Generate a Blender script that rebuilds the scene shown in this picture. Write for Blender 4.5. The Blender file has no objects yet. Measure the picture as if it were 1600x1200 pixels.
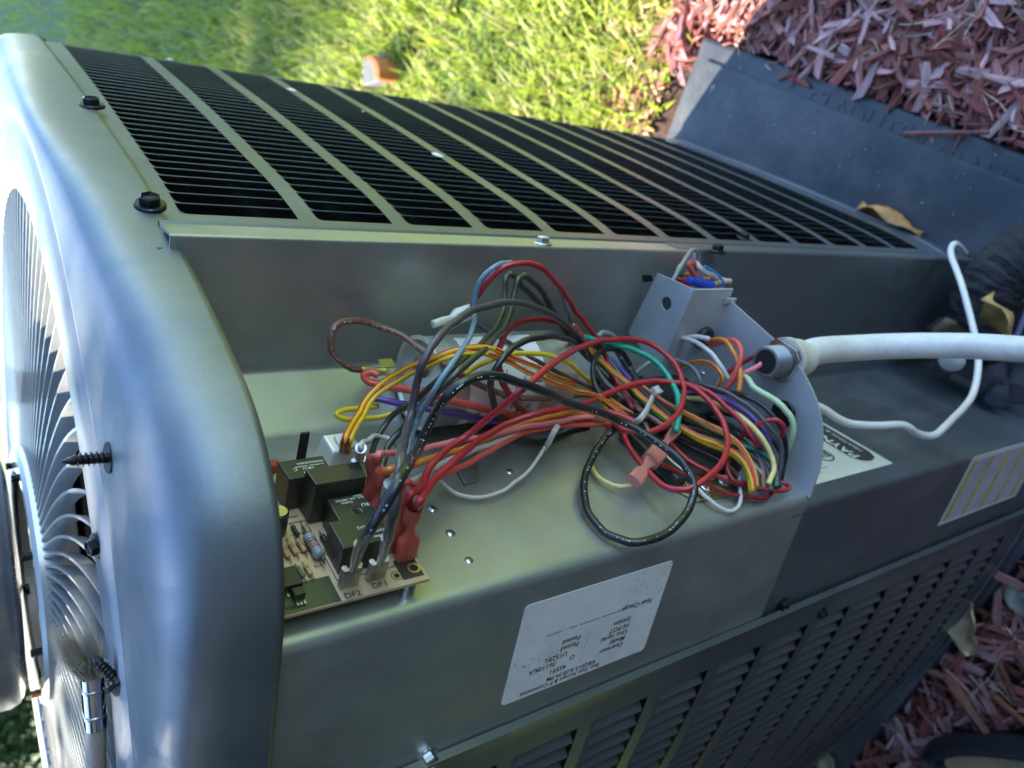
import bpy, bmesh, math, random
import numpy as np
from mathutils import Vector, Matrix, noise
random.seed(7); np.random.seed(7)
C = bpy.context.scene
COL = C.collection
# ------------------------------------------------------------------ camera
S = 0.09                      # metres per plan unit
CZ = 10.45 * S                # camera height above the ground
F = 1200.0                    # focal length in pixels of the 1600 px wide photograph
_n = np.array([1655.0, -162.0, F]); _n /= np.linalg.norm(_n)
_Z = -_n; _X = np.array([0, 1.0, 0]) - _Z * _Z[1]; _X /= np.linalg.norm(_X); _Y = np.cross(_Z, _X)
R = np.array([_X, _Y, _Z])
cam_d = bpy.data.cameras.new('camera'); cam = bpy.data.objects.new('camera', cam_d); COL.objects.link(cam)
cam_d.sensor_width = 36; cam_d.lens = 36 * F / 1600; cam_d.clip_start = 0.01; cam_d.clip_end = 400
M = Matrix.Identity(4)
for i in range(3):
    M[i][0] = R[i, 0]; M[i][1] = -R[i, 1]; M[i][2] = -R[i, 2]
M.translation = (0, 0, CZ)
cam.matrix_world = M
cam_d.dof.use_dof = True; cam_d.dof.focus_distance = 0.36; cam_d.dof.aperture_fstop = 11
C.camera = cam
# ------------------------------------------------------------------ world and sun
SUN = Vector((0.62, -0.785, 0)).normalized(); ELEV = math.radians(37)
w = bpy.data.worlds.new('World'); C.world = w; w.use_nodes = True
nt = w.node_tree; nt.nodes.clear()
sky = nt.nodes.new('ShaderNodeTexSky'); sky.sky_type = 'NISHITA'; sky.sun_disc = False
sky.sun_elevation = ELEV; sky.sun_rotation = math.atan2(SUN.x, SUN.y); sky.air_density = 1.0; sky.dust_density = 0.1; sky.ozone_density = 3.4
bg = nt.nodes.new('ShaderNodeBackground'); bg.inputs[1].default_value = 0.15
wo = nt.nodes.new('ShaderNodeOutputWorld'); nt.links.new(sky.outputs[0], bg.inputs[0]); nt.links.new(bg.outputs[0], wo.inputs[0])
sd = bpy.data.lights.new('sun', 'SUN'); sd.energy = 5.0; sd.angle = math.radians(0.5); sd.color = (1, 0.93, 0.80)
so = bpy.data.objects.new('sun', sd); COL.objects.link(so)
dirv = Vector((SUN.x * math.cos(ELEV), SUN.y * math.cos(ELEV), math.sin(ELEV)))
so.rotation_euler = dirv.to_track_quat('Z', 'Y').to_euler(); so.location = dirv * 5
C.view_settings.view_transform = 'Standard'; C.view_settings.look = 'None'; C.view_settings.exposure = 2.35; C.view_settings.gamma = 1
C.view_settings.use_curve_mapping = False
C.render.engine = 'CYCLES'; C.cycles.max_bounces = 8
# ------------------------------------------------------------------ frames and helpers
def W3(x, y, z): return Vector((x * S, y * S, CZ + z * S))       # plan units -> world
a2 = Vector((-.55, -.835)); b2 = Vector((.835, -.55))              # along the left panel / along the right panel
A3 = Vector((-.55, -.835, 0)); B3 = Vector((.835, -.55, 0)); Z3 = Vector((0, 0, 1))
def ab(a, b): return (A3.x * a + B3.x * b, A3.y * a + B3.y * b)
def toab(x, y): return (x * A3.x + y * A3.y, x * B3.x + y * B3.y)
def ray(px, py):
    r = R @ np.array([px - 800, py - 600, F]); return Vector(r)
def hitz(px, py, z):
    r = ray(px, py); return r * (z / r.z)                        # plan units (x,y,z)
def hitp(px, py, q, n):
    r = ray(px, py); return r * (Vector(q).dot(n) / r.dot(n))
def atY(px, py, Y):
    r = ray(px, py); return r * (-Y / r.y)
def V(p): return Vector((p[0] * S, p[1] * S, CZ + p[2] * S))
NSH = -B3
Q3 = Vector((1.21, -3.19, 0))
P3 = Vector((-.68, -4.12, 0)); I1 = Vector((.046, -4.60, 0)); I2 = Vector((.416, -4.40, 0))
def shp(t, o, z): v = Q3 + A3 * t + NSH * o; return Vector((v.x, v.y, -z))   # point of the shelf frame
ZP = 4.85
def cen_ray(px, py):
    r = ray(px, py); best = 1e9
    nw = -A3; hw = P3.dot(nw) / r.dot(nw)
    d = (I2 - I1).normalized(); nc = Vector((-d.y, d.x, 0)); hc = I1.dot(nc) / r.dot(nc)
    hs = Q3.dot(NSH) / r.dot(NSH); hz = -ZP / r.z
    for h in (hw, hc, hs, hz):
        if h > 0: best = min(best, h)
    return r, best
CAPC = Vector((.175, -4.17, 0)); CAPR = .285; CZ0 = 2.3; CZ1 = 3.38
def surf(px, py, usecap=True):
    r, best = cen_ray(px, py)
    if usecap:
        A = r.x * r.x + r.y * r.y; Bq = r.x * CAPC.x + r.y * CAPC.y; Cq = CAPC.x ** 2 + CAPC.y ** 2 - CAPR ** 2
        disc = Bq * Bq - A * Cq
        if disc > 0:
            s = (Bq - math.sqrt(disc)) / A; zz = -s * r.z
            if CZ0 < zz < CZ1 and s < best: best = s
            if zz < CZ0:
                s2 = CZ0 / -r.z; p = r * s2
                if (p.x - CAPC.x) ** 2 + (p.y - CAPC.y) ** 2 < CAPR ** 2: best = min(best, s2)
    return r, best
def link(name, me, mat=None, parent=None):
    o = bpy.data.objects.new(name, me); COL.objects.link(o)
    if mat is not None and not me.materials: me.materials.append(mat)
    if parent is not None: o.parent = parent
    return o
def tag(o, label, cat, group=None, kind=None):
    if label: o['label'] = label
    if cat: o['category'] = cat
    if group: o['group'] = group
    if kind: o['kind'] = kind
    return o
def empty(name, label, cat, group=None):
    o = bpy.data.objects.new(name, None); COL.objects.link(o); o.empty_display_size = .02
    return tag(o, label, cat, group)
def mesh(name, vs, fs, mat=None, parent=None, smooth=False, mats=None, mi=None):
    me = bpy.data.meshes.new(name); me.from_pydata([tuple(v) for v in vs], [], fs); me.update()
    for m in (mats or ([mat] if mat else [])): me.materials.append(m)
    if smooth: me.polygons.foreach_set('use_smooth', [True] * len(me.polygons))
    if mi is not None: me.polygons.foreach_set('material_index', mi)
    return link(name, me, None, parent)
class MB:
    def __init__(s): s.v = []; s.f = []
    def add(s, vs, fs):
        n = len(s.v); s.v += [tuple(v) for v in vs]; s.f += [tuple(i + n for i in f) for f in fs]; return s
    def box(s, o, x, y, z):
        """o = corner, x y z = edge vectors (world)"""
        o, x, y, z = Vector(o), Vector(x), Vector(y), Vector(z)
        if x.cross(y).dot(z) < 0: x, y = y, x
        vs = [o, o + x, o + x + y, o + y, o + z, o + x + z, o + x + y + z, o + y + z]
        return s.add(vs, [(3, 2, 1, 0), (4, 5, 6, 7), (0, 1, 5, 4), (1, 2, 6, 5), (2, 3, 7, 6), (3, 0, 4, 7)])
    def tube(s, pts, rad, n=10, cap=True, flat=1.0, up=None):
        pts = [Vector(p) for p in pts]; N = len(pts)
        rads = rad if isinstance(rad, (list, tuple)) else [rad] * N
        T = [(pts[min(i + 1, N - 1)] - pts[max(i - 1, 0)]).normalized() for i in range(N)]
        u = up.copy() if up else T[0].orthogonal().normalized()
        vs = []; fs = []
        for i in range(N):
            u = (u - T[i] * u.dot(T[i])); u.normalize(); v = T[i].cross(u)
            for k in range(n):
                t = 2 * math.pi * k / n
                vs.append(pts[i] + (u * math.cos(t) * flat + v * math.sin(t)) * rads[i])
        for i in range(N - 1):
            for k in range(n):
                fs.append((i * n + k, i * n + (k + 1) % n, (i + 1) * n + (k + 1) % n, (i + 1) * n + k))
        if cap:
            fs.append(tuple(range(n - 1, -1, -1))); fs.append(tuple((N - 1) * n + k for k in range(n)))
        return s.add(vs, fs)
    def lathe(s, c, ax, prof, n=24, capends=True):
        """prof = [(dist along ax, radius)]"""
        ax = Vector(ax).normalized(); u = ax.orthogonal().normalized(); v = ax.cross(u); c = Vector(c); vs = []; fs = []
        for (d, r) in prof:
            for k in range(n):
                t = 2 * math.pi * k / n; vs.append(c + ax * d + (u * math.cos(t) + v * math.sin(t)) * r)
        for i in range(len(prof) - 1):
            for k in range(n): fs.append((i * n + k, i * n + (k + 1) % n, (i + 1) * n + (k + 1) % n, (i + 1) * n + k))
        if capends: fs.append(tuple(range(n - 1, -1, -1))); fs.append(tuple((len(prof) - 1) * n + k for k in range(n)))
        return s.add(vs, fs)
    def prism(s, poly, d):
        """poly = world points, d = extrusion vector"""
        n = len(poly); d = Vector(d); poly = [Vector(p) for p in poly]
        nn = Vector((0, 0, 0))
        for i in range(n): nn += poly[i].cross(poly[(i + 1) % n])
        if nn.dot(d) < 0: poly = poly[::-1]
        return s.add(poly + [p + d for p in poly], [tuple(range(n - 1, -1, -1)), tuple(range(n, 2 * n))] + [(i, (i + 1) % n, n + (i + 1) % n, n + i) for i in range(n)])
    def build(s, name, mat, parent=None, smooth=False, bev=0, auto=False):
        o = mesh(name, s.v, s.f, mat, parent, smooth)
        if bev:
            m = o.modifiers.new('bevel', 'BEVEL'); m.width = bev; m.segments = 2; m.limit_method = 'ANGLE'; m.angle_limit = math.radians(35)
        if auto:
            sharp_by_angle(o.data)
        return o
def sharp_by_angle(me, ang=38):
    bm = bmesh.new(); bm.from_mesh(me)
    for f in bm.faces: f.smooth = True
    for e in bm.edges:
        if len(e.link_faces) == 2 and e.calc_face_angle(0) > math.radians(ang): e.smooth = False
    bm.to_mesh(me); bm.free()
def spline(pts, per=8):
    """centripetal-ish Catmull-Rom through 3D points"""
    P = [Vector(p) for p in pts]; out = []
    if len(P) == 2: return P
    P = [P[0] * 2 - P[1]] + P + [P[-1] * 2 - P[-2]]
    for i in range(1, len(P) - 2):
        p0, p1, p2, p3 = P[i - 1:i + 3]
        d1 = max((p1 - p0).length, 1e-6) ** .5; d2 = max((p2 - p1).length, 1e-6) ** .5; d3 = max((p3 - p2).length, 1e-6) ** .5
        m1 = (p1 - p0) / d1 - (p2 - p0) / (d1 + d2) + (p2 - p1) / d2
        m2 = (p2 - p1) / d2 - (p3 - p1) / (d2 + d3) + (p3 - p2) / d3
        m1 *= d2; m2 *= d2
        for k in range(per):
            t = k / per; t2 = t * t; t3 = t2 * t
            out.append(p1 * (2 * t3 - 3 * t2 + 1) + m1 * (t3 - 2 * t2 + t) + p2 * (-2 * t3 + 3 * t2) + m2 * (t3 - t2))
    out.append(P[-2]); return out
# ------------------------------------------------------------------ materials
def mat(name, col, rough=.5, metal=0, var=0, vscale=20, bump=0, bscale=200, coat=0, spec=.5, trans=0, rvar=0, col2=None, stretch=None, sss=0, croug=.1, warp=0):
    m = bpy.data.materials.new(name); m.use_nodes = True; nt = m.node_tree; b = nt.nodes['Principled BSDF']
    col = tuple(col) + (1,)
    b.inputs['Base Color'].default_value = col; b.inputs['Roughness'].default_value = rough; b.inputs['Metallic'].default_value = metal
    b.inputs['Specular IOR Level'].default_value = spec
    b.inputs['Coat Weight'].default_value = coat; b.inputs['Coat Roughness'].default_value = croug
    b.inputs['Transmission Weight'].default_value = trans
    if sss: b.inputs['Subsurface Weight'].default_value = sss; b.inputs['Subsurface Radius'].default_value = (.004, .003, .002)
    tc = nt.nodes.new('ShaderNodeTexCoord'); src = tc.outputs['Object']
    if stretch:
        mp = nt.nodes.new('ShaderNodeMapping'); mp.inputs['Scale'].default_value = stretch; nt.links.new(src, mp.inputs[0]); src = mp.outputs[0]
    def nz(sc, det=6):
        n = nt.nodes.new('ShaderNodeTexNoise'); n.inputs['Scale'].default_value = sc; n.inputs['Detail'].default_value = det
        n.inputs['Roughness'].default_value = .62
        nt.links.new(src, n.inputs['Vector']); return n
    if var or col2:
        n = nz(vscale); mx = nt.nodes.new('ShaderNodeMix'); mx.data_type = 'RGBA'
        rp = nt.nodes.new('ShaderNodeMapRange'); rp.inputs[1].default_value = .35; rp.inputs[2].default_value = .65
        nt.links.new(n.outputs[0], rp.inputs[0]); nt.links.new(rp.outputs[0], mx.inputs[0])
        c2 = tuple(col2) if col2 else tuple(max(0, c * (1 - var)) for c in col[:3]); c1 = col[:3] if col2 else tuple(min(1, c * (1 + var)) for c in col[:3])
        mx.inputs[6].default_value = c1 + (1,); mx.inputs[7].default_value = c2 + (1,)
        nt.links.new(mx.outputs[2], b.inputs['Base Color'])
    if rvar:
        n = nz(vscale * 1.7, 5); rp = nt.nodes.new('ShaderNodeMapRange'); rp.inputs[1].default_value = .3; rp.inputs[2].default_value = .7
        rp.inputs[3].default_value = max(.02, rough - rvar); rp.inputs[4].default_value = rough + rvar
        nt.links.new(n.outputs[0], rp.inputs[0]); nt.links.new(rp.outputs[0], b.inputs['Roughness'])
    last = None
    if warp:
        n = nz(6, 2); bp = nt.nodes.new('ShaderNodeBump'); bp.inputs['Strength'].default_value = 1; bp.inputs['Distance'].default_value = warp
        nt.links.new(n.outputs[0], bp.inputs['Height']); nt.links.new(bp.outputs[0], b.inputs['Normal']); last = bp
    if bump:
        n = nz(bscale, 4); bp = nt.nodes.new('ShaderNodeBump'); bp.inputs['Strength'].default_value = bump; bp.inputs['Distance'].default_value = .001
        nt.links.new(n.outputs[0], bp.inputs['Height'])
        if last: nt.links.new(last.outputs[0], bp.inputs['Normal'])
        nt.links.new(bp.outputs[0], b.inputs['Normal'])
    return m
def vcol_mat(name, rough=.6, attr='tint', bump=0, bscale=300, grain=None, trans=0):
    m = mat(name, (.5, .5, .5), rough, bump=bump, bscale=bscale, stretch=grain); nt = m.node_tree; b = nt.nodes['Principled BSDF']
    at = nt.nodes.new('ShaderNodeAttribute'); at.attribute_name = attr; nt.links.new(at.outputs[0], b.inputs['Base Color'])
    if trans: b.inputs['Subsurface Weight'].default_value = 0
    return m
def dusty(m, dust=(.34, .32, .26), amt=.28, specks=.5):
    nt = m.node_tree; b = nt.nodes['Principled BSDF']; src = b.inputs['Base Color'].links[0].from_socket
    tc = nt.nodes.new('ShaderNodeTexCoord'); mp = nt.nodes.new('ShaderNodeMapping'); mp.inputs['Scale'].default_value = (1, 1, .45); nt.links.new(tc.outputs['Object'], mp.inputs[0])
    n1 = nt.nodes.new('ShaderNodeTexNoise'); n1.inputs['Scale'].default_value = 14; n1.inputs['Detail'].default_value = 10; n1.inputs['Roughness'].default_value = .75; nt.links.new(mp.outputs[0], n1.inputs['Vector'])
    r1 = nt.nodes.new('ShaderNodeMapRange'); r1.inputs[1].default_value = .48; r1.inputs[2].default_value = .72; r1.inputs[4].default_value = amt; nt.links.new(n1.outputs[0], r1.inputs[0])
    vo = nt.nodes.new('ShaderNodeTexVoronoi'); vo.inputs['Scale'].default_value = 130; nt.links.new(tc.outputs['Object'], vo.inputs['Vector'])
    r2 = nt.nodes.new('ShaderNodeMapRange'); r2.inputs[1].default_value = .10; r2.inputs[2].default_value = .05; r2.inputs[4].default_value = specks; nt.links.new(vo.outputs['Distance'], r2.inputs[0])
    n2 = nt.nodes.new('ShaderNodeTexNoise'); n2.inputs['Scale'].default_value = 9; nt.links.new(tc.outputs['Object'], n2.inputs['Vector'])
    r3 = nt.nodes.new('ShaderNodeMapRange'); r3.inputs[1].default_value = .5; r3.inputs[2].default_value = .62; nt.links.new(n2.outputs[0], r3.inputs[0])
    mu = nt.nodes.new('ShaderNodeMath'); mu.operation = 'MULTIPLY'; nt.links.new(r2.outputs[0], mu.inputs[0]); nt.links.new(r3.outputs[0], mu.inputs[1])
    mm = nt.nodes.new('ShaderNodeMath'); mm.operation = 'MAXIMUM'; nt.links.new(mu.outputs[0], mm.inputs[0]); nt.links.new(r1.outputs[0], mm.inputs[1])
    mx = nt.nodes.new('ShaderNodeMix'); mx.data_type = 'RGBA'; nt.links.new(mm.outputs[0], mx.inputs[0]); nt.links.new(src, mx.inputs[6]); mx.inputs[7].default_value = tuple(dust) + (1,); nt.links.new(mx.outputs[2], b.inputs['Base Color'])
    mt = b.inputs['Metallic'].default_value; m1 = nt.nodes.new('ShaderNodeMapRange'); m1.inputs[3].default_value = mt; m1.inputs[4].default_value = 0; nt.links.new(mm.outputs[0], m1.inputs[0]); nt.links.new(m1.outputs[0], b.inputs['Metallic'])
    return m
PAINT = dusty(mat('grey painted steel', (.165, .188, .205), .43, .74, var=.08, vscale=9, rvar=.06, bump=.12, bscale=1100, coat=.15, croug=.3, warp=.0002))
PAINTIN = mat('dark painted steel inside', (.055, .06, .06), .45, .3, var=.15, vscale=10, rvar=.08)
GALV = dusty(mat('galvanised tray steel', (.42, .43, .40), .38, .75, var=.10, vscale=16, rvar=.09, bump=.06, bscale=700, warp=.0004), amt=.22)
GALV2 = mat('galvanised plate steel', (.48, .49, .49), .48, .4, var=.10, vscale=30, rvar=.08, bump=.05, bscale=800)
BLACKIN = mat('black hole shade', (.006, .006, .006), .8)  # black painted in for the shade inside holes, slot and bore
OPENSHADE = mat('opening shade black', (.02, .02, .018), .5, .4)
STEEL = mat('bright zinc steel', (.55, .55, .54), .28, 1, var=.1, vscale=60, rvar=.1)
BLKSTEEL = mat('black oxide steel', (.035, .035, .037), .33, .8, var=.3, vscale=90, rvar=.12)
TIN = mat('tinned terminal', (.42, .40, .38), .35, .9, var=.15, vscale=150, rvar=.1)
BRASS = mat('yellow zinc brass', (.6, .5, .22), .3, .9, var=.1, vscale=100)
WHITEPAPER = mat('dirty white paper label', (.74, .70, .68), .55, var=.10, vscale=25, bump=.05, bscale=500)
INK = mat('black ink', (.02, .02, .022), .6)
GREYINK = mat('grey ink', (.16, .16, .16), .6)
LINK_ = mat('white ink', (.62, .64, .55), .6)
# ------------------------------------------------------------------ ground
GZ = -10.45
gm = mat('lawn soil', (.09, .14, .03), .95, var=.35, vscale=25, bump=1, bscale=60)
def soft(px): return px
vs = []; fs = []
ring = [0, 3, 8, 20, 60, 200, 1500]
N = 48
for r in ring:
    for k in range(N):
        t = 2 * math.pi * k / N; vs.append(Vector((1.8 * S + r * math.cos(t), -8 * S + r * math.sin(t), 0)))
for i in range(len(ring) - 1):
    for k in range(N): fs.append((i * N + k, i * N + (k + 1) % N, (i + 1) * N + (k + 1) % N, (i + 1) * N + k))
ground = mesh('ground', vs, fs, gm); tag(ground, 'lawn ground stretching away behind the air conditioner', 'ground', kind='structure')
# mulch bed soil under the chips
bed = MB()
bed.prism([V((*ab(p[0], p[1]), GZ + .05)) for p in [(-6, -2.0), (-6, 12), (9.9, 12), (9.75, 4), (10.1, 1.2), (9.5, -1), (9.4, -1.7), (9.0, -2.0), (4, -1.7), (-3, -2.2)]], (0, 0, .12 * S))
bed_o = bed.build('mulch_bed_soil', mat('damp bark soil', (.045, .022, .016), .95, var=.5, vscale=40, bump=1, bscale=120)); tag(bed_o, 'dark soil bed under the red mulch', 'soil', kind='structure')
def in_mulch(x, y):
    a, b = toab(x, y); lim = 9.7 + .45 * math.sin(b * .9) + .25 * math.sin(b * 2.3 + 1)
    return a < lim and b > -1.9 + .3 * math.sin(a * 1.7)
PA0, PA1, PB0, PB1 = 1.62, 9.42, .48, 10.4
def on_pad(x, y, m=0):
    a, b = toab(x, y); return PA0 + m < a < PA1 - m and PB0 + m < b < PB1 - m
# grass blades
def blade_mesh(name, n, mater, gen):
    vs = np.zeros((n * 5, 3)); cols = np.zeros((n * 5, 4)); faces = []
    k = 0
    for i in range(n):
        g = gen()
        if g is None: continue
        x, y, L, wd, col = g
        az = random.uniform(0, 6.283); tilt = random.uniform(.15, 1.15); bend = random.uniform(.1, .8)
        d = np.array([math.cos(az), math.sin(az)]); p = np.array([-d[1], d[0]])
        h1 = L * .5 * math.cos(tilt); r1 = L * .5 * math.sin(tilt); t2 = min(1.5, tilt + bend)
        h2 = h1 + L * .5 * math.cos(t2); r2 = r1 + L * .5 * math.sin(t2)
        b0 = np.array([x * S, y * S])
        o = k * 5
        for j, (pp, h, ww) in enumerate([(b0, 0, -wd), (b0, 0, wd), (b0 + d * r1, h1, -wd * .9), (b0 + d * r1, h1, wd * .9), (b0 + d * r2, h2, 0)]):
            q = pp + p * ww; vs[o + j] = (q[0], q[1], h + .004)
            cols[o + j] = (*[c * (.75 if j < 2 else 1) for c in col], 1)
        cols[o:o + 2, :3] = col
        faces.append((o, o + 1, o + 3, o + 2)); faces.append((o + 2, o + 3, o + 4)); k += 1
    me = bpy.data.meshes.new(name); me.from_pydata(vs[:k * 5].tolist(), [], faces)
    at = me.color_attributes.new('tint', 'FLOAT_COLOR', 'POINT'); at.data.foreach_set('color', cols[:k * 5].ravel())
    me.materials.append(mater); o = bpy.data.objects.new(name, me); COL.objects.link(o); return o
gmat = vcol_mat('grass blade', .5)
nb = gmat.node_tree.nodes['Principled BSDF']; nt_ = gmat.node_tree
tr = nt_.nodes.new('ShaderNodeBsdfTranslucent'); ms = nt_.nodes.new('ShaderNodeMixShader'); ms.inputs[0].default_value = .45
at_ = [n for n in nt_.nodes if n.type == 'ATTRIBUTE'][0]; out_ = [n for n in nt_.nodes if n.type == 'OUTPUT_MATERIAL'][0]
nt_.links.new(at_.outputs[0], tr.inputs[0]); nt_.links.new(nb.outputs[0], ms.inputs[1]); nt_.links.new(tr.outputs[0], ms.inputs[2]); nt_.links.new(ms.outputs[0], out_.inputs[0])
def ggen():
    d = 6.5 + 75 * random.random() ** 1.6 if random.random() < .85 else random.uniform(60, 230); az = math.radians(random.uniform(-88, 38))
    x, y = d * math.sin(az), -d * math.cos(az)
    if in_mulch(x, y) or on_pad(x, y): return None
    a, b = toab(x, y)
    if 1.5 < b < 10 and 2 < a < 9.4: return None
    edge = a - 9.7
    nn = noise.noise(Vector((x * .22, y * .22, 0))) + .5 * noise.noise(Vector((x * .8, y * .8, 3)))
    if edge < 1.6 and b > -5 and random.random() > .25 + edge * .4 + nn * .5: return None
    if nn < -.42 and random.random() < .5: return None
    u = random.random()
    if u < .14: col = (.42, .36, .15)
    elif u < .30: col = (.36, .38, .10)
    else:
        q = random.uniform(.7, 1.25); col = (.34 * q, .42 * q, .045 * q)
    s = 1 + d / 50
    return x, y, random.uniform(.035, .085) * (s ** .5), random.uniform(.0014, .0028) * s, col
grass = blade_mesh('grass', 165000, gmat, ggen); tag(grass, 'sunlit green lawn grass beyond the equipment pad', 'grass', kind='stuff')
# mulch chips
cols = [(.16, .040, .030), (.20, .055, .042), (.25, .095, .080), (.30, .15, .14), (.31, .18, .165), (.16, .045, .03), (.24, .085, .065), (.33, .20, .185), (.14, .045, .032), (.26, .11, .09)]
def chips(name, n, gen, mater):
    VS = []; FS = []; CS = []; GR = []
    for i in range(n):
        g = gen()
        if g is None: continue
        x, y, z, L, Wd, T = g; rid = random.uniform(0, 500)
        az = random.uniform(0, 6.283); pt = random.gauss(0, .22); rl = random.gauss(0, .35)
        mt = Matrix.Rotation(az, 3, 'Z') @ Matrix.Rotation(pt, 3, 'Y') @ Matrix.Rotation(rl, 3, 'X')
        ce = Vector((x * S, y * S, z * S + CZ)); o = len(VS)
        bow = random.gauss(0, .05) * L; e1 = random.uniform(.45, 1.05); e2 = random.uniform(.3, 1.0); sk = random.uniform(-.12, .12) * L
        for (u, ee) in ((-.5, e1), (0, 1), (.5, e2)):
            for (v, h) in ((-.5, 0), (.5, 0), (.5, 1), (-.5, 1)):
                jl = random.uniform(.7, 1.2); GR.append((u * L * 25, v * Wd * 900 + (h - .5) * 3, rid))
                VS.append(tuple(ce + mt @ Vector((u * L + (sk if v > 0 else -sk) * (1 if u else 0), v * Wd * ee * jl + (bow if u == 0 else 0), (h - .5) * T * random.uniform(.7, 1.2)))))
        for q in (0, 4):
            for k in range(4): FS.append((o + q + k, o + q + (k + 1) % 4, o + q + 4 + (k + 1) % 4, o + q + 4 + k))
        FS.append((o + 3, o + 2, o + 1, o)); FS.append((o + 8, o + 9, o + 10, o + 11))
        c = random.choice(cols); q = random.uniform(1.1, 2.3)
        CS += [(c[0] * q, c[1] * q, c[2] * q, 1)] * 12
    me = bpy.data.meshes.new(name); me.from_pydata(VS, [], FS)
    at = me.color_attributes.new('tint', 'FLOAT_COLOR', 'POINT'); at.data.foreach_set('color', np.array(CS).ravel())
    ga = me.attributes.new('grain', 'FLOAT_VECTOR', 'POINT'); ga.data.foreach_set('vector', np.array(GR).ravel())
    me.materials.append(mater); o = bpy.data.objects.new(name, me); COL.objects.link(o); return o
cmat = vcol_mat('shredded wood', .75)
_t = cmat.node_tree; _b = _t.nodes['Principled BSDF']; _a = [q for q in _t.nodes if q.type == 'ATTRIBUTE'][0]
_g = _t.nodes.new('ShaderNodeAttribute'); _g.attribute_name = 'grain'; _nz = _t.nodes.new('ShaderNodeTexNoise'); _nz.inputs['Scale'].default_value = 1.0; _nz.inputs['Detail'].default_value = 5
_t.links.new(_g.outputs['Vector'], _nz.inputs['Vector']); _mr = _t.nodes.new('ShaderNodeMapRange'); _mr.inputs[1].default_value = .3; _mr.inputs[2].default_value = .7; _mr.inputs[3].default_value = .45; _mr.inputs[4].default_value = 1.5
_t.links.new(_nz.outputs[0], _mr.inputs[0]); _vm = _t.nodes.new('ShaderNodeVectorMath'); _vm.operation = 'SCALE'; _t.links.new(_a.outputs[0], _vm.inputs[0]); _t.links.new(_mr.outputs[0], _vm.inputs['Scale']); _t.links.new(_vm.outputs[0], _b.inputs['Base Color'])
_bp = _t.nodes.new('ShaderNodeBump'); _bp.inputs['Distance'].default_value = .0012; _t.links.new(_nz.outputs[0], _bp.inputs['Height']); _t.links.new(_bp.outputs[0], _b.inputs['Normal'])
def cgen():
    if random.random() < .55: a, b = random.uniform(-2, 10.6), random.uniform(-3, 1.0)
    else: a, b = random.uniform(-5.8, 3), random.uniform(-1.8, 11.8)
    x, y = ab(a, b)
    if on_pad(x, y, .12) or not in_mulch(x, y + random.gauss(0, .3)): return None
    if b > 2 and a > 1.55: return None
    lay = random.random(); near = min(abs(b - PB0), abs(a - PA0)) < .3
    if b < PB0 and b > PB0 - .25 and lay > .5 and random.random() < .6: return None
    L = random.choice([random.uniform(.010, .022), random.uniform(.018, .040), random.uniform(.035, .075)])
    Wd = L * random.uniform(.06, .26); Wd = max(.0015, min(Wd, .010))
    if a > 1.9 and on_pad(x, y, -L / S * .3) and random.random() < .93: return None
    return x, y, GZ + .12 + lay * .34, L, Wd, random.uniform(.0015, .0045)
mulch = chips('mulch', 38000, cgen, cmat); tag(mulch, 'red shredded bark mulch covering the bed around the pad', 'mulch', kind='stuff')
# fine straw and twig litter on the mulch
def lgen():
    a, b = (random.uniform(0, 10.5), random.uniform(-7, .5)) if random.random() < .7 else (random.uniform(-5, 1.2), random.uniform(0, 10))
    x, y = ab(a, b)
    if on_pad(x, y) or not in_mulch(x, y): return None
    return x, y, GZ + .3 + random.random() * .22, random.uniform(.02, .07), random.uniform(.0006, .0014), .0008
cols = [(.42, .33, .20), (.34, .24, .14), (.5, .42, .30), (.2, .12, .07)]
litter = chips('straw_litter', 1500, lgen, cmat); tag(litter, 'thin straw and twig litter scattered over the mulch', 'litter', kind='stuff')
# brown thatch between lawn and bed
cols = [(.30, .19, .10), (.24, .14, .07), (.36, .26, .15), (.22, .08, .05), (.30, .11, .08)]
def tgen():
    b = random.uniform(-9, 5); a = 9.9 + .45 * math.sin(b * .9) + abs(random.gauss(0, .75)) - .3
    x, y = ab(a, b)
    if on_pad(x, y): return None
    return x, y, GZ + .12 + random.random() * .2, random.uniform(.012, .045), random.uniform(.0015, .006), .0012
th = chips('dry_thatch', 3800, tgen, cmat); tag(th, 'dry brown thatch along the edge between lawn and mulch', 'thatch', kind='stuff')
# ------------------------------------------------------------------ equipment pad
padm = mat('weathered black plastic pad', (.034, .038, .046), .42, vscale=5, rvar=.14, bump=.3, bscale=600, col2=(.085, .088, .092))
dusty(padm, (.20, .19, .17), .35, .8)
pad = empty('equipment_pad', 'black plastic equipment pad under the air conditioner with one sunlit end', 'equipment pad')
m_ = MB()
def padpoly(ins, z): return [V((*ab(p[0], p[1]), z)) for p in [(PA0 + ins, PB0 + ins), (PA1 - ins, PB0 + ins), (PA1 - ins, PB1 - ins), (PA0 + ins, PB1 - ins)]]
m_.prism(padpoly(0, -10.44), (0, 0, .38 * S)); pb = m_.build('slab', padm, pad, bev=.006)
m_ = MB(); m_.prism(padpoly(.30, -10.062), (0, 0, .04 * S)); m_.build('raised_top', padm, pad, bev=.0025)
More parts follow.
